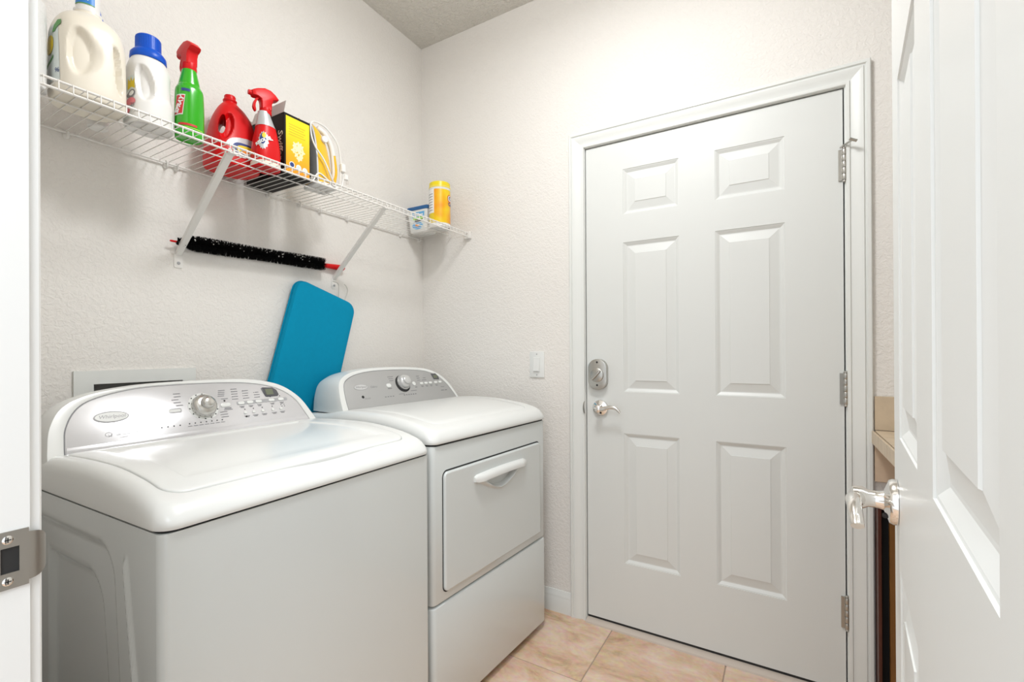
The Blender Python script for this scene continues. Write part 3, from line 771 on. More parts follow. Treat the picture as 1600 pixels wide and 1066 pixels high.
        grid_bm(bm, 130, 60, lambda u, v: (lambda y, z: Vector((X+bowl(y, z)+rimz(y, z), y, z)))(gy0+(gy1-gy0)*u, gz0+(gz1-gz0)*v))
        door = finish(bm, 'dryer_door', M_enamel, root, 40, recalc=True)
        # bar
        bm = bmesh.new(); rings = []
        N = 26
        for k in range(N+1):
            u = k/N; y = hy0+(hy1-hy0)*u; e = min(u, 1-u)
            hgt = 0.0140*(0.62+0.38*sstep(0, 0.04, e)); dpt = 0.016*(0.45+0.55*sstep(0, 0.12, e)); zc = hz+0.004*sin(pi*u)+(0.003 if u < 0 else 0)
            rings.append([Vector((X-0.002+dx*dpt/0.016, y, zc+dz*hgt/0.0125)) for dx, dz in ((0, -0.0105), (0.016, -0.0125), (0.0235, -0.010), (0.0245, 0), (0.0210, 0.008), (0.014, 0.0115), (0, 0.0125))])
        loft(bm, rings); finish(bm, 'door_grip', M_plastic, door, 50)
    return root
appliance('washer'); appliance('dryer')

# ------------------------------------------------------------------ washer box, switch
wb = thing('washer_outlet_box', 'white recessed washer outlet box on the wall behind the washing machine', 'outlet box', (0, -1.317, 0.99))
bm = bmesh.new(); plate(bm, [-0.157, -0.113, 0.118, 0.157], [-0.15, -0.06, 0.098, 0.136], {(1, 1)}, 0.0004, 0.007, YZ)
finish(bm, 'face_frame', M_trim, wb, 0)
bm = bmesh.new()
a0, a1, b0, b1 = -0.113, 0.118, -0.06, 0.098
for f in (((a0,b0),(a1,b0)), ((a1,b0),(a1,b1)), ((a1,b1),(a0,b1)), ((a0,b1),(a0,b0))):
    (p, q), (r, s_) = f
    bm.faces.new([bm.verts.new(v) for v in ((0.003, p, q), (0.003, r, s_), (-0.085, r, s_), (-0.085, p, q))])
bm.faces.new([bm.verts.new((-0.085, a, b)) for a, b in ((a0,b0),(a1,b0),(a1,b1),(a0,b1))])
finish(bm, 'recess', mat('box_recess', (0.42, 0.42, 0.40), 0.6), wb, 0)
for y, c in ((-0.06, (0.5, 0.05, 0.05)), (0.05, (0.05, 0.1, 0.5))):
    lathe('supply_valve', [(0.014, -0.06), (0.014, -0.03), (0.020, -0.028), (0.020, -0.008), (0.012, -0.005)], mat('valve_%d' % (c[0]*10), c, 0.5), wb, (-0.04, y, 0), 'z', 16)
sw = thing('light_switch', 'white rocker light switch on the wall left of the closed door', 'light switch', (0.684, 0, 1.113))
prism('wall_plate', rrect(-0.037, 0.037, -0.060, 0.060, 0.003, 3), 0, -0.006, XZ, M_plastic, sw, 0.002)
rk = box('rocker', (-0.0165, 0.0165, -0.0085, -0.0055, -0.033, 0.033), M_plastic, sw, 0.0008, 1)
bm = bmesh.new()
vs = [(-0.0145, -0.0085, 0.030), (0.0145, -0.0085, 0.030), (0.0145, -0.0135, -0.030), (-0.0145, -0.0135, -0.030), (-0.0145, -0.008, -0.0302), (0.0145, -0.008, -0.0302)]
v = [bm.verts.new(p) for p in vs]
bm.faces.new((v[0], v[1], v[2], v[3])); bm.faces.new((v[3], v[2], v[5], v[4])); bm.faces.new((v[0], v[3], v[4])); bm.faces.new((v[1], v[5], v[2])); bm.faces.new((v[0], v[4], v[5], v[1]))
finish(bm, 'paddle', M_plastic, sw, 0)
for z in (-0.048, 0.048): lathe('screw', [(0.0032, -0.0055), (0.0032, -0.0068), (0.002, -0.0072)], M_lgrey, sw, (0, 0, z), 'y', 12)

# ------------------------------------------------------------------ counter corner beyond the casing
M_ctile = mat('counter_tile', (0.62, 0.50, 0.36), 0.4, var=(30, 0.18))
cb = thing('tiled_countertop', 'beige tiled countertop right of the closed door with backsplash', 'countertop', (1.906, 0, 0.870))
box('counter_slab', (0, 0.70, -0.56, -0.0005, 0, 0.036), M_grout, cb)
k = 0
for i in range(5):
    for j in range(4):
        x0, y1 = 0.003+i*0.14, -0.012-j*0.14
        box('tile', (x0, x0+0.137, max(y1-0.137, -0.558), y1, 0.034, 0.041), M_ctile, cb, 0.001, 1)
for j in range(4): box('edge_tile', (-0.006, 0.0, max(-0.001-j*0.14-0.1385, -0.560), -0.001-j*0.14, -0.001, 0.040), M_ctile, cb, 0.001, 1)
for j in range(5): box('front_tile', (0.001+j*0.14, 0.139+j*0.14, -0.566, -0.560, -0.001, 0.040), M_ctile, cb, 0.001, 1)
for i in range(5): box('backsplash_tile', (0.003+i*0.14, 0.140+i*0.14, -0.010, -0.0005, 0.0415, 0.152), M_ctile, cb, 0.001, 1)
M_wood = mat('dark_cherry_wood', (0.075, 0.018, 0.010), 0.35, var=(12, 0.4))
M_wood2 = mat('amber_wood', (0.20, 0.085, 0.018), 0.4, var=(8, 0.3))
cab = thing('wooden_cabinet', 'shallow dark reddish wooden cabinet against the wall under the tiled countertop', 'cabinet', (1.9085, -0.062, 0))
box('side_panel', (0, 0.009, 0, 0.061, 0.0, 0.672), M_wood, cab, 0.001, 1)
box('side_panel', (0.60, 0.618, 0, 0.061, 0.0, 0.672), M_wood, cab, 0.001, 1)
box('cabinet_top', (0, 0.618, 0, 0.061, 0.672, 0.680), M_wood, cab, 0.001, 1)
box('back_panel', (0.009, 0.60, 0.055, 0.061, 0.0, 0.672), M_dark, cab)
box('bottom_shelf', (0.009, 0.60, 0.002, 0.055, 0.0, 0.018), M_wood, cab)
box('door_leaf', (0.030, 0.60, 0.010, 0.026, 0.018, 0.655), M_wood2, cab, 0.001, 1)
box('tan_shade_panel', (0.002, 0.62, -0.0150, -0.001, -0.125, -0.001), mat('tan_shade_panel', (0.66, 0.50, 0.36), 0.5, var=(30, 0.12)), cb, 0.001, 1)  # panel on the wall; counter shade and warm bounce put into its tan colour

# ------------------------------------------------------------------ wire shelf
ZD = 1.775
shf = thing('wire_shelf', 'long white wire shelf across the wall above the washer and dryer', 'shelf', (0, 0, 0))
SY0, SY1 = -1.800, -0.012
tube('back_rod', [(0.010, SY0, ZD-0.004), (0.010, SY1, ZD-0.004)], 0.0032, M_wire, shf, 10)
tube('front_rod', [(0.305, SY0, ZD-0.003), (0.305, SY1, ZD-0.003)], 0.0030, M_wire, shf, 10)
tube('lip_rod', [(0.309, SY0, ZD-0.0235), (0.309, SY1, ZD-0.0235)], 0.0030, M_wire, shf, 10)
tube('middle_rod', [(0.200, SY0, ZD-0.0045), (0.200, SY1, ZD-0.0045)], 0.0022, M_wire, shf, 8)
bm = bmesh.new(); add_tube(bm, [(0.008, 0, ZD), (0.300, 0, ZD), (0.3070, 0, ZD-0.001), (0.3105, 0, ZD-0.006), (0.3115, 0, ZD-0.024)], 0.00125, 6)
w0 = finish(bm, 'deck_wire', M_wire, shf, 50)
y = -1.790; first = True
while y < SY1:
    w = w0 if first else w0.copy()
    if not first: SC.collection.objects.link(w); w.parent = shf
    first = False; w.location = (0, y, 0); y += 0.0250
for i, y in enumerate((-1.487, -1.245, -1.215, -0.90, -0.765, -0.668, -0.522, -0.18, -0.035)):
    bm = bmesh.new()
    add_lathe(bm, [(0.0085, 0), (0.0085, 0.006), (0.005, 0.012)], (0, y, ZD-0.010), 'x', 14)
    add_tube(bm, [(0.003, y, ZD-0.016), (0.014, y, ZD-0.014), (0.0165, y, ZD-0.004), (0.010, y, ZD+0.003), (0.003, y, ZD+0.001)], 0.0032, 8)
    o = finish(bm, 'wall_clip', M_wire, shf, 50)
# end bracket on the door wall
bm = bmesh.new(); add_box(bm, 0.285, 0.322, -0.016, -0.0005, ZD-0.032, ZD+0.004, 0.002, 1); add_tube(bm, [(0.316, -0.008, ZD-0.004), (0.325, -0.008, ZD+0.004)], 0.003)
finish(bm, 'end_cap', M_wire, shf, 40)
def bracket(y, lab):
    b = thing('shelf_bracket', lab, 'bracket', (0, y, 0), 0, 'diagonal shelf brackets')
    bm = bmesh.new()
    p0 = Vector((0.004, 0, 1.488)); p1 = Vector((0.300, 0, ZD-0.030)); d = (p1-p0).normalized(); nrm = Vector((-d.z, 0, d.x))
    # U channel: face strip turned to the room with two short flanges
    rings = []
    for p, w in ((p0, 0.0075), (p0+d*0.03, 0.009), (p1-d*0.02, 0.010), (p1, 0.010)):
        rings.append([p+Vector((0, a*w, 0))+nrm*h for a, h in ((-1, 0.011), (-1, 0), (1, 0), (1, 0.011), (0.82, 0.011), (0.82, 0.002), (-0.82, 0.002), (-0.82, 0.011))])
    loft(bm, rings); finish(bm, 'strut', M_wire, b, 30)
    prism('wall_tab', rrect(-0.013, 0.013, 1.448, 1.494, 0.004, 3), 0.0004, 0.003, YZ, M_wire, b, 0.0008)
    lathe('screw', [(0.005, 0.003), (0.005, 0.0045), (0.003, 0.006)], M_lgrey, b, (0, 0, 1.463), 'x', 14)
    bm = bmesh.new(); add_box(bm, 0.292, 0.318, -0.011, 0.011, ZD-0.031, ZD-0.027, 0.001, 1); add_tube(bm, [(0.317, 0, ZD-0.030), (0.320, 0, ZD-0.018), (0.312, 0, ZD-0.014)], 0.0025)
    finish(bm, 'shelf_hook', M_wire, b, 30)
    return b
bracket(-1.209, 'white diagonal shelf bracket left, in front of the brush tip')
bracket(-0.592, 'white diagonal shelf bracket right, above the teal ironing board')

# ------------------------------------------------------------------ brush
br = thing('coil_brush', 'long black bristle brush with red handle lying behind both shelf brackets', 'brush', (0, 0, 0))
M_red = mat('red_plastic', (0.66, 0.004, 0.006), 0.38, spec=0.3)
M_black = mat('black_bristle', (0.008, 0.008, 0.008), 0.8, spec=0.1)
bz = lambda y: 1.527+(1.543-1.527)*(y+1.236)/(0.69)
bxx = 0.034
tube('wire_core', [(bxx-0.012, -1.236, bz(-1.236)), (bxx-0.012, -0.66, bz(-0.66))], [0.0022, 0.0022], M_nickel, br)
lathe('wire_tip', [(0.0025, 0), (0.0033, 0.004), (0.0033, 0.022)], M_red, br, (bxx-0.012, -1.242, bz(-1.24)), 'y', 10)
bm = bmesh.new(); rnd = random.Random(2)
def brushR(y):
    t = (y+1.222)/(1.222-0.668)
    return 0.012+0.014*sstep(0, 0.10, t) + 0.001*sin(t*9)
n = 9000
for k in range(n):
    t = k/n; y = -1.222+t*(0.554); a = t*2*pi*46 + (pi if k % 2 else 0) + rnd.uniform(-0.5, 0.5)
    R = brushR(y)*rnd.uniform(0.90, 1.04)
    yy = y+rnd.uniform(-0.0035, 0.0035)
    cx = bxx-0.004; y = round(y/0.0088)*0.0088+rnd.uniform(-0.0014, 0.0014); yy = y+rnd.uniform(-0.0018, 0.0018); c0 = Vector((cx, y, bz(y))); tip = Vector((max(0.002, cx+R*cos(a)*0.95), yy, bz(y)+R*sin(a)))
    s_ = Vector((0, 0.0009, 0)); q = Vector((-sin(a), 0, cos(a)))*0.0009
    A = [bm.verts.new(c0+s_), bm.verts.new(c0-s_*0.5+q), bm.verts.new(c0-s_*0.5-q), bm.verts.new(tip+s_*0.6), bm.verts.new(tip-s_*0.4)]
    bm.faces.new((A[0], A[1], A[3])); bm.faces.new((A[1], A[2], A[4], A[3])); bm.faces.new((A[2], A[0], A[3], A[4]))
bs = finish(bm, 'bristles', M_black, br, 0, recalc=False); bs['kind'] = 'stuff'
bm = bmesh.new(); rings = []
for y, rr in ((-0.668, 0.006), (-0.664, 0.0085), (-0.640, 0.0095), (-0.600, 0.0115), (-0.572, 0.0125), (-0.556, 0.0110), (-0.548, 0.0055)):
    rings.append([Vector((0.016+rr*cos(2*pi*i/20), y, bz(y)-0.001+rr*sin(2*pi*i/20))) for i in range(20)])
loft(bm, rings); finish(bm, 'handle', M_red, br, 50)
bm = bmesh.new()
for k in range(46):
    y = rnd.uniform(-1.19, -0.75); a = rnd.uniform(-0.3, 1.2); R = brushR(y)*0.98
    bmesh.ops.create_icosphere(bm, subdivisions=1, radius=rnd.uniform(0.0010, 0.0026), matrix=Matrix.Translation((bxx-0.004+R*cos(a)*0.95, y, bz(y)+R*sin(a))))
lint = finish(bm, 'lint', mat('lint', (0.6, 0.58, 0.55), 0.9), br, 0); lint['kind'] = 'stuff'

# ------------------------------------------------------------------ ironing board
ib = thing('ironing_board', 'small ironing board with teal fabric cover leaning behind the washer and dryer', 'ironing board', (0.012, -0.650, 1.425), 0)
ib.rotation_euler = (radians(-16.2), 0, 0)
M_teal = mat('teal_fabric', (0.0, 0.265, 0.45), 0.8, spec=0.15, bump=(500, 0.25, 0.0006), var=(60, 0.06))
pts = rrect(-0.152, 0.152, -0.80, 0.0, 0.045, 8)
bm = bmesh.new(); rings = []
for d, ins in ((0.004, 0.012), (0.006, 0.003), (0.012, 0.0), (0.024, 0.0), (0.032, 0.004), (0.0345, 0.012), (0.0355, 0.03)):
    rings.append([Vector((d, a, b)) for a, b in rrect(-0.152+ins, 0.152-ins, -0.80+ins, 0-ins, 0.045-ins*0.6, 8)])
loft(bm, rings); finish(bm, 'padded_top', M_teal, ib, 45)
bm = bmesh.new(); R1 = rrect(-0.1525, 0.1525, -0.8005, 0.0005, 0.0455, 8, 1)
P3 = [Vector((0.008, a, b)) for a, b in R1]
add_tube(bm, P3+[P3[0]], 0.003, 6); finish(bm, 'cover_hem', M_teal, ib, 50)
# folded legs behind the top, and hanging hook
bm = bmesh.new()
add_tube(bm, smooth_path([(0.001, -0.10, -0.70), (0.001, -0.10, -0.15), (0.001, -0.06, -0.10), (0.001, 0.06, -0.10), (0.001, 0.10, -0.15), (0.001, 0.10, -0.70)], 4), 0.0035, 8)
finish(bm, 'folded_leg', M_nickel, ib, 50)
bm = bmesh.new()
add_tube(bm, smooth_path([(0.006, 0.075, -0.02), (0.006, 0.062, 0.035), (0.006, 0.050, 0.062), (0.008, 0.020, 0.060)], 5), 0.0014, 8)
add_tube(bm, smooth_path([(0.006, 0.100, -0.02), (0.006, 0.108, 0.045), (0.006, 0.098, 0.066), (0.008, 0.082, 0.072)], 5), 0.0014, 8)
finish(bm, 'hanging_hook', M_nickel, ib, 50)
#OBJECTS
# ------------------------------------------------------------------ things on the shelf
ZT = ZD+0.0014
class Body:
    """lofted bottle body; table rows (z, cx, cy, rx, ry, n)"""
    def __init__(s, tab, disp=None, k=7):
        rows = []
        P = [tab[0]]+tab+[tab[-1]]
        for i in range(1, len(P)-2):
            for j in range(k):
                t = j/k
                row = []
                for q in range(6):
                    a, b, c, d = P[i-1][q], P[i][q], P[i+1][q], P[i+2][q]
                    m0 = (c-a)/2; m1 = (d-b)/2
                    if (c-b)*(b-a) <= 0: m0 = 0
                    if (d-c)*(c-b) <= 0: m1 = 0
                    row.append((2*t**3-3*t*t+1)*b+(t**3-2*t*t+t)*m0+(-2*t**3+3*t*t)*c+(t**3-t*t)*m1)
                rows.append(row)
        rows.append(list(tab[-1])); s.rows = rows; s.disp = disp
    def raw(s, th, z, off=0):
        R = s.rows
        if z <= R[0][0]: r = R[0]
        elif z >= R[-1][0]: r = R[-1]
        else:
            for a, b in zip(R[:-1], R[1:]):
                if a[0] <= z <= b[0] and b[0] > a[0]:
                    t = (z-a[0])/(b[0]-a[0]); r = [p+(q-p)*t for p, q in zip(a, b)]; break
        c, n_ = cos(th), sin(th); e = 2/r[5]
        x = abs(c)**e*(1 if c >= 0 else -1); y = abs(n_)**e*(1 if n_ >= 0 else -1)
        return Vector((r[1]+(r[3]+off)*x, r[2]+(r[4]+off)*y, z))
    def at(s, th, z, off=0):
        p = s.raw(th, z, off)
        if s.disp:
            d = s.disp(th, z)
            if d: p += Vector((cos(th), sin(th), 0))*d
        return p
    def build(s, name, m, parent, seg=96, zcut=None, refine=2, smooth=45):
        bm = bmesh.new(); rings = []
        for r0, r1 in zip(s.rows[:-1], s.rows[1:]):
            for j in range(refine):
                t = j/refine; r = [p+(q-p)*t for p, q in zip(r0, r1)]; rings.append(r)
        rings.append(s.rows[-1]); out = []
        for r in rings:
            ring = []
            for k in range(seg):
                th = 2*pi*k/seg; c, n_ = cos(th), sin(th); e = 2/r[5]
                p = Vector((r[1]+r[3]*abs(c)**e*(1 if c >= 0 else -1), r[2]+r[4]*abs(n_)**e*(1 if n_ >= 0 else -1), r[0]))
                if s.disp: p += Vector((c, n_, 0))*s.disp(th, r[0])
                ring.append(p)
            out.append(ring)
        loft(bm, out); return finish(bm, name, m, parent, smooth)
    def patch(s, name, m, parent, th0, th1, z0, z1, off=0.0006, nu=24, nv=16, shape=None):
        bm = bmesh.new()
        def fn(u, v):
            z = z0+(z1-z0)*v; a, b = (th0, th1) if not shape else shape(v)
            return s.at(a+(b-a)*u, z, off)
        grid_bm(bm, nu, nv, fn); return finish(bm, name, m, parent, 60, recalc=False)
    def blob(s, name, m, parent, th, z, a, b, off=0.0012, n=20, pts=None):
        """flat printed shape; a in radians, b in metres"""
        bm = bmesh.new(); c = bm.verts.new(s.at(th, z, off))
        P = pts or [(cos(2*pi*k/n), sin(2*pi*k/n)) for k in range(n)]
        mid = [bm.verts.new(s.at(th+a*p*0.5, z+b*q*0.5, off)) for p, q in P]; out = [bm.verts.new(s.at(th+a*p, z+b*q, off)) for p, q in P]
        m_ = len(P)
        for i in range(m_):
            j = (i+1) % m_; bm.faces.new((c, mid[i], mid[j])); bm.faces.new((mid[i], out[i], out[j], mid[j]))
        return finish(bm, name, m, parent, 60, recalc=False)
def well(th0, z0, a, b, depth, lean=0.0, edge=0.35):
    def f(th, z):
        d = (th-th0+pi) % (2*pi)-pi; v = (z-z0)/b; u = (d-lean*v)/a; q = u*u+v*v
        return -depth*(1-sstep(1-edge, 1.0, q)) if q < 1 else 0
    return f
D = radians
M_ivory = mat('ivory_plastic', (0.83, 0.775, 0.665), 0.35, coat=0.2)
M_milk = mat('milky_plastic', (0.82, 0.81, 0.785), 0.32, coat=0.2)
M_green = mat('green_plastic', (0.025, 0.40, 0.004), 0.22, coat=0.35)
M_blue = mat('blue_plastic', (0.002, 0.085, 0.55), 0.35, spec=0.3)
M_lblue = mat('light_blue_print', (0.12, 0.42, 0.75), 0.4)
M_paleb = mat('pale_label', (0.70, 0.76, 0.74), 0.4, var=(60, 0.1))
M_pgreen = mat('green_print', (0.10, 0.30, 0.08), 0.45)
M_lime = mat('lime_print', (0.35, 0.72, 0.05), 0.45)
M_yel = mat('yellow_print', (0.80, 0.60, 0.02), 0.45)
M_pink = mat('pink_print', (0.78, 0.22, 0.25), 0.45)
M_whp = mat('white_print', (0.84, 0.84, 0.82), 0.45)
M_navy = mat('navy_print', (0.02, 0.05, 0.22), 0.4)
M_dred = mat('red_print', (0.62, 0.02, 0.02), 0.4)
M_org = mat('orange_print', (0.85, 0.24, 0.01), 0.4)
M_slv = mat('silver_print', (0.55, 0.56, 0.57), 0.35, metal=0.3)
M_blk = mat('black_print', (0.015, 0.014, 0.014), 0.4)

# ivory jug
t = thing('detergent_jug', 'large ivory detergent jug with label-wrapped white cap on the shelf', 'jug', (0.200, -1.503, ZT))
w1 = well(D(-24), 0.104, 0.44, 0.060, 0.015, 0.0, 0.5); w2 = well(D(26), 0.092, 0.17, 0.062, 0.014, -0.10, 0.4)
jb = Body([(0.0, 0, 0, 0.058, 0.060, 3), (0.004, 0, 0, 0.065, 0.067, 3), (0.03, 0, 0, 0.067, 0.070, 3), (0.10, 0, 0, 0.067, 0.069, 3), (0.160, 0, 0, 0.066, 0.068, 2.9), (0.188, 0, 0, 0.060, 0.062, 2.6), (0.207, 0, 0, 0.046, 0.050, 2.3), (0.217, 0, 0, 0.034, 0.036, 2.1), (0.222, 0, 0, 0.028, 0.028, 2), (0.232, 0, 0, 0.027, 0.027, 2)], lambda th, z: w1(th, z)+w2(th, z))
b = jb.build('jug_body', M_ivory, t, 120)
lb = jb.patch('label', M_paleb, b, D(-112), D(-62), 0.030, 0.165, shape=lambda v: (D(-112), D(-62-8*v)))
jb.blob('leaf_print', M_pgreen, b, D(-74), 0.158, 0.22, 0.013, 0.0016, pts=[(-1, -1), (-0.6, 0.2), (0.2, 1), (1, 1), (1, 0.1), (0.3, -0.3), (-0.3, -1)])
jb.blob('lemon_print', M_yel, b, D(-92), 0.120, 0.16, 0.022, 0.0016)
jb.blob('stripe_print', M_pgreen, b, D(-94), 0.080, 0.20, 0.012, 0.0016, pts=[(-1, -1), (1, 0.4), (1, 1), (-1, -0.3)])
lettering('lettering', [('96', 0.016, 0, 0)], lambda a, c: jb.at(D(-70)+a/0.068, 0.052+c, 0.0016), M_navy, b)
cp = lathe('cap', [(0.0275, 0.228), (0.0275, 0.234), (0.0235, 0.236), (0.0232, 0.285), (0.021, 0.288)], M_milk, t, (0, 0, 0), 'z', 40)
cpb = Body([(0.237, 0, 0, 0.0236, 0.0236, 2), (0.284, 0, 0, 0.0236, 0.0236, 2)])
cpb.patch('cap_label', mat('cap_blue', (0.03, 0.22, 0.62), 0.4), cp, D(-95), D(15), 0.246, 0.283, 0.0004)
lettering('lettering', [('new', 0.012, -0.006, 0.014), ('fresh', 0.015, -0.004, 0.003, 0.1, 0, 0.0006)], lambda a, c: cpb.at(D(-42)+a/0.0236, 0.255+c, 0.0009), M_whp, cp)
cpb.patch('cap_stripe', M_pgreen, cp, D(-95), D(15), 0.2445, 0.247, 0.0007)
# slim bottle behind
t = thing('nozzle_bottle', 'slim bottle with blue nozzle cap just behind the ivory jug', 'bottle', (0.092, -1.447, ZT))
lathe('bottle_body', [(0.020, 0), (0.023, 0.004), (0.023, 0.22), (0.016, 0.25), (0.010, 0.262), (0.010, 0.276)], M_milk, t)
lathe('nozzle_cap', [(0.0125, 0.274), (0.0125, 0.292), (0.008, 0.305), (0.004, 0.326), (0.002, 0.328)], M_blue, t)
# towel roll at the left edge
t = thing('paper_towel_roll', 'white paper towel roll at the left end of the shelf', 'paper roll', (0.190, -1.6345, ZT))
lathe('paper', [(0.054, 0), (0.056, 0.002), (0.056, 0.196), (0.054, 0.198), (0.021, 0.198), (0.021, 0.15)], mat('towel_paper', (0.78, 0.775, 0.76), 0.9, bump=(160, 0.8, 0.002)), t, (0, 0, 0), 'z', 48)
lathe('cardboard_core', [(0.0205, 0.002), (0.0205, 0.197), (0.019, 0.197), (0.019, 0.1)], mat('core_card', (0.42, 0.30, 0.18), 0.8), t)

# white jug with blue cap
t = thing('powder_bleach_jug', 'white detergent jug with a stepped blue cap on the shelf', 'jug', (0.200, -1.372, ZT))
w1b = well(D(-32), 0.104, 0.52, 0.050, 0.014, -0.12, 0.5); w2b = well(D(62), 0.120, 0.22, 0.022, 0.008, 0, 0.6)
jb = Body([(0.0, 0, 0, 0.045, 0.047, 2.8), (0.004, 0, 0, 0.050, 0.052, 2.8), (0.06, 0, 0, 0.050, 0.051, 2.8), (0.085, 0, 0, 0.047, 0.0465, 2.7), (0.13, 0, -0.001, 0.047, 0.0465, 2.6), (0.150, 0, -0.001, 0.046, 0.0475, 2.4), (0.172, 0, -0.001, 0.040, 0.042, 2.2), (0.186, 0, -0.001, 0.034, 0.036, 2)], lambda th, z: w1b(th, z)+w2b(th, z))
b = jb.build('jug_body', M_milk, t, 110)
jb.patch('label', M_paleb, b, D(-108), D(-66), 0.006, 0.120, 0.0005)
jb.blob('crown_print', M_yel, b, D(-76), 0.098, 0.26, 0.018, 0.0014, pts=[(-1, -0.6), (-0.9, 0.9), (-0.5, 0.0), (0, 1), (0.45, 0.0), (0.9, 0.8), (0.9, -0.6)])
jb.blob('face_print', M_grey, b, D(-74), 0.071, 0.28, 0.013, 0.0014)
jb.blob('face_patch', M_whp, b, D(-72), 0.072, 0.16, 0.008, 0.002)
jb.blob('pink_print', M_pink, b, D(-72), 0.050, 0.32, 0.010, 0.0014)
jb.blob('pink_print', M_pink, b, D(-84), 0.030, 0.20, 0.010, 0.0014)
lettering('lettering', [('25', 0.014, 0, 0)], lambda a, c: jb.at(D(-64)+a/0.05, 0.040+c, 0.002), M_grey, b)
lathe('cap', [(0.040, 0.180), (0.0415, 0.184), (0.0405, 0.196), (0.034, 0.205), (0.0295, 0.2075), (0.0290, 0.210), (0.0285, 0.243), (0.026, 0.246)], M_blue, t, (0, -0.001, 0), 'z', 48)
bm = bmesh.new()
for k in range(36):
    a = 2*pi*k/36; add_tube(bm, [(0.0287*cos(a), -0.001+0.0287*sin(a), 0.212), (0.0283*cos(a), -0.001+0.0283*sin(a), 0.242)], 0.0007, 4)
o = finish(bm, 'cap_ribs', M_blue, t, 0); o['kind'] = 'stuff'

def sprayer(root, z0, rot, m=M_red, sc=1.0):
    """spray head above height z0, nozzle along local +x turned by rot"""
    c, s = cos(rot), sin(rot)
    fn = lambda a, b, d: Vector((a*c*sc-d*s, a*s*sc+d*c, z0+b*sc))
    prof = [(-0.017, 0.0), (0.016, 0.0), (0.0165, 0.018), (0.019, 0.030), (0.034, 0.037), (0.044, 0.036), (0.046, 0.050), (0.040, 0.055), (0.026, 0.063), (0.006, 0.070), (-0.014, 0.068), (-0.030, 0.058), (-0.041, 0.046), (-0.037, 0.042), (-0.024, 0.036), (-0.018, 0.022)]
    bm = bmesh.new()
    R = []
    for d, f in ((-0.0150, 0.80), (-0.0125, 0.95), (-0.008, 1.0), (0.008, 1.0), (0.0125, 0.95), (0.0150, 0.80)):
        R.append([fn(a*f, 0.034+(b-0.034)*f if b > 0.001 else b, d) for a, b in prof])
    loft(bm, R); h = finish(bm, 'spray_head', m, root, 40)
    lathe('collar', [(0.0180, z0-0.016), (0.0188, z0-0.014), (0.0182, z0+0.003), (0.016, z0+0.005)], m, h, (0, 0, 0), 'z', 28)
    lathe_pts = [fn(0.044, 0.0435, 0), fn(0.054, 0.0435, 0)]
    tube('nozzle', lathe_pts, [0.0085, 0.0075], m, h, 12)
    bm = bmesh.new(); tr = smooth_path([(0.024, 0.034, 0), (0.033, 0.020, 0), (0.037, 0.002, 0), (0.033, -0.012, 0)], 5); R = []
    for i, p in enumerate(tr):
        w = 0.0085*(1-0.15*i/len(tr)); th = 0.0035 if i < len(tr)-2 else 0.0022
        R.append([fn(p.x+u*th, p.y, v*w) for u, v in ((-1, -1), (1, -0.8), (1, 0.8), (-1, 1))])
    loft(bm, R); finish(bm, 'trigger', m, h, 50)
    return h
# green spray bottle
t = thing('green_spray_bottle', 'bright green spray bottle with red trigger head on the shelf', 'spray bottle', (0.235, -1.287, ZT))
jb = Body([(0.0, 0, 0, 0.028, 0.030, 2.5), (0.003, 0, 0, 0.032, 0.034, 2.5), (0.06, 0, 0, 0.0325, 0.0345, 2.5), (0.125, 0, 0, 0.0315, 0.0335, 2.4), (0.140, 0, 0, 0.0275, 0.0300, 2.3), (0.146, 0, 0, 0.0245, 0.0270, 2.2), (0.151, 0, 0, 0.0235, 0.0262, 2.1), (0.185, 0, 0, 0.0185, 0.0190, 2), (0.196, 0, 0, 0.0165, 0.0165, 2)])
b = jb.build('bottle_body', M_green, t, 72)
jb.patch('label', M_whp, b, D(-92), D(-42), 0.052, 0.108, 0.0005, shape=lambda v: (D(-96+10*v), D(-50+12*v)))
jb.patch('label_field', M_dred, b, D(-92), D(-42), 0.055, 0.105, 0.0009, shape=lambda v: (D(-94+10*v), D(-53+12*v)))
lettering('lettering', [('SPRAY', 0.017, 0, 0, 1.15, 0, 0.0012)], lambda a, c: jb.at(D(-68)+a/0.033, 0.080+c, 0.0014), M_whp, b)
jb.patch('dark_tab', M_navy, b, D(-62), D(-12), 0.118, 0.126, 0.0006, shape=lambda v: (D(-58), D(-18)))
jb.patch('red_stripe', M_dred, b, D(-75), D(4), 0.024, 0.030, 0.0006)
jb.patch('pale_swoosh', M_lime, b, D(-80), D(30), 0.018, 0.0205, 0.0006)
sprayer(t, 0.206, D(183), sc=0.92)

# red jug with handle
t = thing('red_detergent_jug', 'large red detergent jug with looped handle and open spout', 'jug', (0.100, -1.090, ZT))
wr = well(D(-34), 0.125, 0.34, 0.050, 0.018, 0.10, 0.55)
jb = Body([(0.0, 0, 0, 0.060, 0.070, 3), (0.005, 0, 0, 0.067, 0.078, 3), (0.04, 0, 0, 0.067, 0.079, 3), (0.085, 0, 0, 0.062, 0.074, 2.9), (0.130, 0, 0.001, 0.054, 0.068, 2.6), (0.170, 0, 0.002, 0.044, 0.058, 2.4), (0.198, 0, 0.000, 0.032, 0.043, 2.2), (0.214, 0, -0.004, 0.023, 0.028, 2.0), (0.222, 0, -0.006, 0.0185, 0.0190, 2), (0.226, 0, -0.006, 0.0205, 0.0205, 2), (0.230, 0, -0.006, 0.0210, 0.0210, 2), (0.233, 0, -0.006, 0.0175, 0.0175, 2), (0.243, 0, -0.006, 0.0172, 0.0172, 2)], lambda th, z: wr(th, z))
b = jb.build('jug_body', M_red, t, 130)
cut = bmesh.new(); dirc = Vector((1.55, -0.88, 0)).normalized(); side_ = Vector((0.88, 1.55, 0)).normalized()
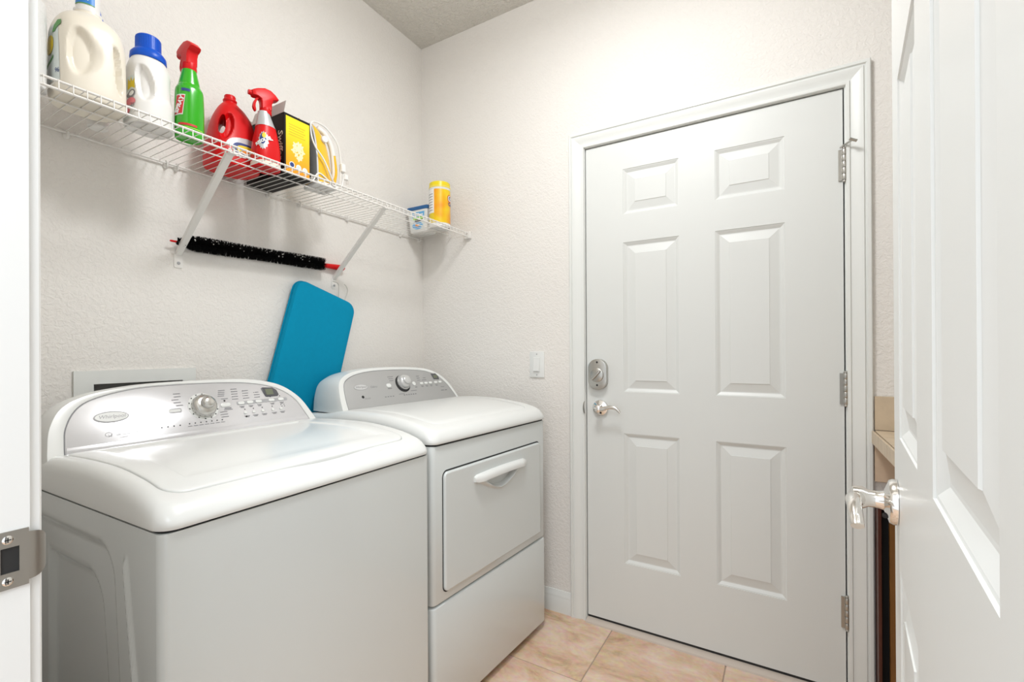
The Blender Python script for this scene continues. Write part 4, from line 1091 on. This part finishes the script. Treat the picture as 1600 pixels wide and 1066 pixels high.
cc = Vector((0, -0.032, 0.128))
R = []
for d in (-0.16, 0.16):
    R.append([cc+dirc*d+side_*(0.0105*cos(2*pi*k/24)+0.004*sin(2*pi*k/24))+Vector((0, 0, 0.034*sin(2*pi*k/24))) for k in range(24)])
loft(cut, R); co = finish(cut, 'cutter', None, None, 0)
co.parent = t
bpy.context.view_layer.update(); baked_boolean(b, co)
lathe('spout', [(0.0150, 0.240), (0.0155, 0.246), (0.0135, 0.247), (0.0125, 0.238)], M_red, t, (0, -0.006, 0), 'z', 28)
jb.patch('label', M_slv, b, D(-40), D(48), 0.060, 0.098, 0.0006, shape=lambda v: (D(-34+40*v*v), D(50)))
jb.patch('label_field', M_dred, b, D(-46), D(50), 0.012, 0.062, 0.0006)
jb.blob('arc_print', M_navy, b, D(5), 0.056, 0.40, 0.022, 0.0011)
jb.blob('arc_print', M_yel, b, D(8), 0.055, 0.30, 0.016, 0.0015)
jb.blob('arc_print', M_org, b, D(12), 0.052, 0.24, 0.011, 0.0019)
lettering('lettering', [('RESOLVE', 0.024, 0, 0, 0, 0, 0.0010)], lambda a, c: jb.at(D(10)+a/0.073, 0.036+c, 0.0023), M_whp, b)
jb.blob('blue_dot', M_lblue, b, D(-30), 0.016, 0.12, 0.010, 0.0014)

# red spray bottle
t = thing('red_spray_bottle', 'red trigger spray bottle with silver neck beside the black box', 'spray bottle', (0.205, -1.038, ZT))
jb = Body([(0.0, 0, 0, 0.034, 0.038, 3), (0.003, 0, 0, 0.037, 0.042, 3), (0.04, 0, 0, 0.037, 0.042, 3), (0.085, 0, 0.001, 0.034, 0.039, 2.8), (0.125, 0, 0.001, 0.0285, 0.0320, 2.5), (0.138, 0, 0, 0.0265, 0.0300, 2.4)])
b = jb.build('bottle_body', M_red, t, 72)
jb2 = Body([(0.137, 0, 0, 0.0275, 0.0310, 2.4), (0.150, 0, -0.002, 0.0250, 0.0265, 2.2), (0.175, 0, -0.005, 0.0195, 0.0205, 2), (0.186, 0, -0.006, 0.0175, 0.0180, 2)])
jb2.build('silver_neck', M_slv, t, 48)
base = lathe('base_cap', [(0.036, 0), (0.037, 0.0005)], M_ivory, None); bpy.data.objects.remove(base)
bb = Body([(0.0002, 0, 0, 0.036, 0.041, 3), (0.012, 0, 0, 0.0376, 0.0426, 3), (0.018, 0, 0, 0.0374, 0.0424, 3)]); bb.build('base_band', M_ivory, t, 60)
jb.blob('swirl_print', M_slv, b, D(-38), 0.082, 0.50, 0.032, 0.0010, pts=[(cos(k*pi/14)*(1 if k % 2 else 0.82), sin(k*pi/14)*(1 if k % 2 else 0.82)) for k in range(28)])
jb.blob('swirl_ring', M_navy, b, D(-40), 0.088, 0.30, 0.019, 0.0016)
jb.blob('swirl_core', M_yel, b, D(-34), 0.099, 0.20, 0.009, 0.0021)
lettering('lettering', [('RESOLVE', 0.0150, 0, 0, 0.5, 0, 0.0009)], lambda a, c: jb.at(D(-40)+a/0.040, 0.080+c, 0.0026), M_whp, b)
sprayer(t, 0.196, D(-104), sc=0.98)
t.rotation_euler.x = D(0)

# black and yellow box
BW, BL, BH = 0.101, 0.218, 0.204
t = thing('cleaning_cloth_box', 'open black cardboard box with yellow front and white blossom picture', 'box', (0.128, -0.941, ZT), D(0))
M_card = mat('grey_card', (0.36, 0.31, 0.25), 0.8)
M_boxbk = mat('black_card', (0.012, 0.011, 0.010), 0.55, spec=0.2)
x0, x1, y0, y1 = -BL/2, BL/2, -BW/2, BW/2; tk = 0.0012
bm = bmesh.new()
add_box(bm, x0, x1, y0, y0+tk, 0, BH); add_box(bm, x0, x1, y1-tk, y1, 0, BH); add_box(bm, x0, x0+tk, y0+tk, y1-tk, 0, BH); add_box(bm, x1-tk, x1, y0+tk, y1-tk, 0, BH); add_box(bm, x0+tk, x1-tk, y0+tk, y1-tk, 0, tk)
bx = finish(bm, 'carton', M_boxbk, t, 0)
def yel_mat():
    m = mat('sunny_print', (0.9, 0.55, 0.02), 0.35); nt = m.node_tree; b_ = nt.nodes['Principled BSDF']
    tc = nt.nodes.new('ShaderNodeTexCoord'); sp_ = nt.nodes.new('ShaderNodeSeparateXYZ'); nt.links.new(tc.outputs['Generated'], sp_.inputs[0])
    r = nt.nodes.new('ShaderNodeValToRGB'); e = r.color_ramp.elements; e[0].position = 0.0; e[0].color = (0.85, 0.30, 0.01, 1); e[1].position = 0.75; e[1].color = (0.88, 0.72, 0.015, 1)
    x = e.new(0.35); x.color = (0.88, 0.46, 0.01, 1)
    nt.links.new(sp_.outputs['Z'], r.inputs[0]); nt.links.new(r.outputs[0], b_.inputs['Base Color']); return m
FX = lambda a, b, d: Vector((x1+d, a, b))
fp = prism('front_picture', [(y0+0.006, 0.004), (y1-0.003, 0.004), (y1-0.003, BH-0.008), (y0+0.006, BH-0.008)], 0.0001, 0.0005, FX, yel_mat(), t)
bm = bmesh.new(); rnd = random.Random(11)
for k in range(17):
    a = 2*pi*k/11+rnd.uniform(-0.2, 0.2); R = rnd.uniform(0.016, 0.024) if k < 11 else rnd.uniform(0.003, 0.010); ca, cb_ = 0.003+R*cos(a)*0.85, 0.090+R*sin(a)*1.15
    for q in range(4):
        aa = a+q*1.5; add_prism(bm, [(ca+0.0070*cos(aa)*cos(w)-0.0035*sin(aa)*sin(w)+0.003*cos(aa), cb_+0.0070*sin(aa)*cos(w)+0.0035*cos(aa)*sin(w)+0.003*sin(aa)) for w in [2*pi*i/10 for i in range(10)]], 0.0005, 0.0008+0.00004*q+0.00016*(k % 11)/11+0.0003*(k >= 11)+0.00004*(k % 3), FX)
o = finish(bm, 'blossom_print', mat('blossom_white', (0.90, 0.86, 0.50), 0.5), fp, 0); o['kind'] = 'stuff'
for ca, cb_, mm in ((-0.022, 0.036, M_navy), (0.004, 0.033, M_whp), (0.029, 0.030, M_whp)):
    prism('round_emblem', oval(ca, cb_, 0.0105, 0.0105, 20), 0.0005, 0.0007, FX, M_whp, fp); prism('emblem_core', oval(ca, cb_, 0.0080, 0.0080, 16), 0.0007, 0.0009, FX, mm if mm is M_navy else M_paleb, fp)
bm = bmesh.new()
for k in range(5): add_prism(bm, [(-0.034, 0.170-k*0.0085), (0.030-0.006*(k % 2), 0.170-k*0.0085), (0.030-0.006*(k % 2), 0.172-k*0.0085), (-0.034, 0.172-k*0.0085)], 0.0005, 0.0007, FX)
o = finish(bm, 'small_print', mat('amber_print', (0.62, 0.40, 0.02), 0.5), fp, 0); o['kind'] = 'stuff'
lettering('lettering', [('Swiffer', 0.036, 0, 0, -pi/2, 0.2, 0.0006)], lambda a, b_: Vector((x1-0.022+a, y0-0.0004, 0.100+b_)), mat('cream_print', (0.70, 0.66, 0.52), 0.5), bx)
def flap(name, p, q, d1, mm=M_card):
    p, q, d1 = Vector(p), Vector(q), Vector(d1); n = (q-p).cross(d1).normalized()*tk
    bm = bmesh.new(); a = [p, q, q+d1*0.98+(p-q)*0.03, p+d1*0.98+(q-p)*0.03]
    loft(bm, [a, [v+n for v in a]]); return finish(bm, name, mm, t, 0)
flap('long_flap', (x0+0.03, y0, BH), (x1, y0, BH), (0.010, 0.006, 0.040), mat('white_card', (0.60, 0.58, 0.55), 0.7))
flap('end_flap', (x1-0.001, y1-0.03, BH), (x1-0.001, y1, BH), (-0.055, -0.012, 0.012))
flap('end_flap', (x0, y0, BH), (x0, y1, BH), (-0.01, 0, 0.035), M_card)
flap('long_flap', (x0+0.05, y1, BH), (x1-0.06, y1, BH), (0.0, 0.004, 0.040), M_yel)

# clothes iron standing on its heel
t = thing('clothes_iron', 'yellow and white clothes iron standing upright, wrapped in its cord', 'iron', (0.196, -0.820, ZT), D(-8))
M_iy = mat('iron_yellow', (0.86, 0.50, 0.015), 0.2, coat=0.5)
IL = 0.235
def sole(n=20, w=0.052, l=IL, b0=0.018):
    pts = []
    for k in range(n+1):
        u = k/n; pts.append((w*(1-(u**2.4))**0.75, b0+(l-b0)*u))
    return pts+[(-a, b) for a, b in pts[::-1][1:]]
fnI = lambda a, b, d: Vector((a, -0.038+d, b))
prism('soleplate', sole(), 0.0, 0.006, fnI, mat('sole_metal', (0.66, 0.67, 0.69), 0.45, metal=0.3), t, 0.001)
bm = bmesh.new(); R = []
for k in range(17):
    u = k/16; z = 0.012+(IL-0.014)*u; w = 0.047*(1-(u**2.6))**0.7+0.003; d = (0.074-0.022*u)*(1-u**5)+0.004
    R.append([Vector((w*cos(a)*(1 if abs(cos(a)) < 2 else 1), -0.032+ (d*max(0, sin(a))**0.8 if sin(a) > 0 else 0), z)) for a in [2*pi*i/28 for i in range(28)]])
loft(bm, R); finish(bm, 'iron_body', M_iy, t, 50)
box('heel', (-0.050, 0.050, -0.036, 0.050, 0.0, 0.016), M_milk, t, 0.005, 2)
bm = bmesh.new(); hp = smooth_path([(0, 0.030, 0.012), (0, 0.055, 0.022), (0, 0.060, 0.060), (0, 0.058, 0.120), (0, 0.048, 0.175), (0, 0.022, 0.212), (0, -0.008, 0.226)], 5)
add_tube(bm, hp, [0.010 for i in range(len(hp))], 14); finish(bm, 'handle', M_milk, t, 60)
bm = bmesh.new(); add_tube(bm, smooth_path([(0.008, 0.056, 0.030), (0.008, 0.064, 0.080), (0.006, 0.058, 0.140)], 5), 0.006, 8); finish(bm, 'handle_inlay', M_iy, t, 60)
lathe('steam_dial', [(0.012, 0.0), (0.012, 0.008), (0.010, 0.010)], M_whp, t, (0.032, 0.0, 0.175), 'x', 18)
bm = bmesh.new()
add_tube(bm, smooth_path([(0.030, 0.050, 0.014), (0.055, 0.020, 0.030), (0.058, -0.015, 0.090), (0.058, -0.050, 0.130), (0.045, -0.058, 0.180), (0.018, -0.040, 0.228), (0.0, -0.005, 0.246), (0.0, 0.035, 0.235), (0.010, 0.070, 0.190), (0.012, 0.082, 0.130), (0.012, 0.080, 0.075), (0.012, 0.078, 0.005)], 7), 0.0030, 8)
add_tube(bm, smooth_path([(0.048, -0.052, 0.008), (0.050, -0.030, 0.040), (0.052, 0.010, 0.020), (0.050, 0.035, 0.006)], 6), 0.0030, 8)
finish(bm, 'power_cord', M_milk, t, 60)
bm = bmesh.new(); add_box(bm, 0.002, 0.022, 0.080, 0.100, 0.085, 0.118, 0.003, 1); add_box(bm, 0.006, 0.018, 0.096, 0.114, 0.060, 0.082, 0.003, 1); add_tube(bm, [(0.012, 0.092, 0.085), (0.012, 0.094, 0.060), (0.012, 0.086, 0.03)], 0.0028)
pg = finish(bm, 'plug', M_milk, t, 30)
bm = bmesh.new()
for yy in (0.1125, 0.1045): add_box(bm, 0.0115, 0.0125, yy, yy+0.0035, 0.045, 0.061)
finish(bm, 'plug_prongs', M_chrome, pg, 0)['kind'] = 'stuff'

# powder tub
t = thing('powder_tub', 'small white powder tub with blue lid in the shelf corner', 'tub', (0.094, -0.105, ZT))
def tubring(z, hx, hy, r=0.014): return [Vector((a, b_, z)) for a, b_ in rrect(-hx, hx, -hy, hy, r, 5)]
bm = bmesh.new(); loft(bm, [tubring(0.0, 0.052, 0.038), tubring(0.004, 0.056, 0.041), tubring(0.112, 0.068, 0.049), tubring(0.114, 0.066, 0.047)])
tb = finish(bm, 'tub_body', M_milk, t, 40)
bm = bmesh.new(); loft(bm, [tubring(0.109, 0.071, 0.0505), tubring(0.111, 0.0725, 0.0515), tubring(0.124, 0.0725, 0.0515), tubring(0.128, 0.069, 0.048)])
finish(bm, 'lid', mat('lid_blue', (0.015, 0.11, 0.30), 0.35), t, 40)
TF = lambda a, b_, d: Vector((a, -(0.0415+0.0080*(b_-0.004)/0.108)-0.0004-d, b_))
lab = prism('front_label', [(-0.040, 0.012), (0.040, 0.012), (0.052, 0.100), (-0.052, 0.100)], 0, 0.0003, TF, M_paleb, tb)
prism('blue_field', [(-0.034, 0.072), (0.044, 0.072), (0.048, 0.098), (-0.028, 0.098)], 0.0003, 0.0005, TF, M_lblue, lab)
prism('lime_bar', [(-0.026, 0.062), (0.040, 0.062), (0.041, 0.074), (-0.025, 0.074)], 0.0005, 0.0007, TF, M_lime, lab)
prism('dark_bar', [(-0.016, 0.052), (0.036, 0.052), (0.037, 0.062), (-0.015, 0.062)], 0.0005, 0.0007, TF, M_blk, lab)
prism('blue_oval', oval(0.0, 0.032, 0.034, 0.018, 28), 0.0003, 0.0005, TF, M_lblue, lab)
prism('orange_oval', oval(0.0, 0.034, 0.014, 0.007, 20), 0.0005, 0.0007, TF, M_org, lab)
lettering('lettering', [('OxiClean', 0.017, 0.006, 0.085, 0, 0, 0.0008)], lambda a, b_: TF(a, b_, 0.0009), M_whp, lab)
lettering('lettering', [('OXI', 0.010, 0, 0.0475), ('3 LB', 0.008, -0.020, 0.050), ('STAIN', 0.009, 0, 0.0225)], lambda a, b_: TF(a, b_, 0.0009), M_navy, lab)

# wipes canister
t = thing('wipes_canister', 'yellow wipes canister with yellow lid near the shelf end', 'canister', (0.226, -0.138, ZT))
lathe('canister_body', [(0.050, 0), (0.0525, 0.003), (0.0525, 0.016), (0.0515, 0.018), (0.0515, 0.182), (0.0525, 0.184), (0.0525, 0.196)], M_milk, t, seg=48)
lathe('lid', [(0.0535, 0.190), (0.0535, 0.194), (0.051, 0.197), (0.0505, 0.216), (0.047, 0.219)], mat('lid_yellow', (0.86, 0.68, 0.01), 0.3), t, seg=48)
def can_mat():
    m = mat('wipes_print', (0.9, 0.5, 0.02), 0.3); nt = m.node_tree; b_ = nt.nodes['Principled BSDF']
    tc = nt.nodes.new('ShaderNodeTexCoord'); n = nt.nodes.new('ShaderNodeTexNoise'); n.inputs['Scale'].default_value = 14; n.inputs['Detail'].default_value = 1
    nt.links.new(tc.outputs['Object'], n.inputs[0]); r = nt.nodes.new('ShaderNodeValToRGB'); e = r.color_ramp.elements
    e[0].position = 0.38; e[0].color = (0.88, 0.33, 0.008, 1); e[1].position = 0.62; e[1].color = (0.90, 0.62, 0.01, 1)
    nt.links.new(n.outputs['Fac'], r.inputs[0]); nt.links.new(r.outputs[0], b_.inputs['Base Color']); return m
cb2 = Body([(0.017, 0, 0, 0.0517, 0.0517, 2), (0.183, 0, 0, 0.0517, 0.0517, 2)])
lb = cb2.patch('wrap_label', can_mat(), t, D(-84), D(130), 0.019, 0.180, 0.0003, 48, 4)
cb2.patch('info_label', M_whp, t, D(-170), D(-84), 0.066, 0.180, 0.0003, 14, 4)
cb2.patch('info_label', M_yel, t, D(-170), D(-84), 0.019, 0.066, 0.0003, 14, 4)
bm = bmesh.new()
for k in range(7):
    z = 0.078+k*0.013; grid_bm(bm, 6, 1, lambda u, v: cb2.at(D(-138+46*u), z+0.003*v, 0.0007))
o = finish(bm, 'small_print', M_grey, t, 0, recalc=False); o['kind'] = 'stuff'
cb2.blob('red_circle', M_dred, lb, D(12), 0.140, 0.34, 0.018, 0.0008)
cb2.blob('white_circle', M_whp, lb, D(12), 0.140, 0.27, 0.014, 0.0012)
lettering('lettering', [('C', 0.022, 0, 0, 0, 0, 0.0015)], lambda a, c: cb2.at(D(12)+a/0.0517, 0.140+c, 0.0016), M_navy, lb)
lettering('lettering', [('Clorox', 0.022, 0, 0, 0, 0, 0.0008)], lambda a, c: cb2.at(D(34)+a/0.0517, 0.112+c, 0.001), M_navy, lb)
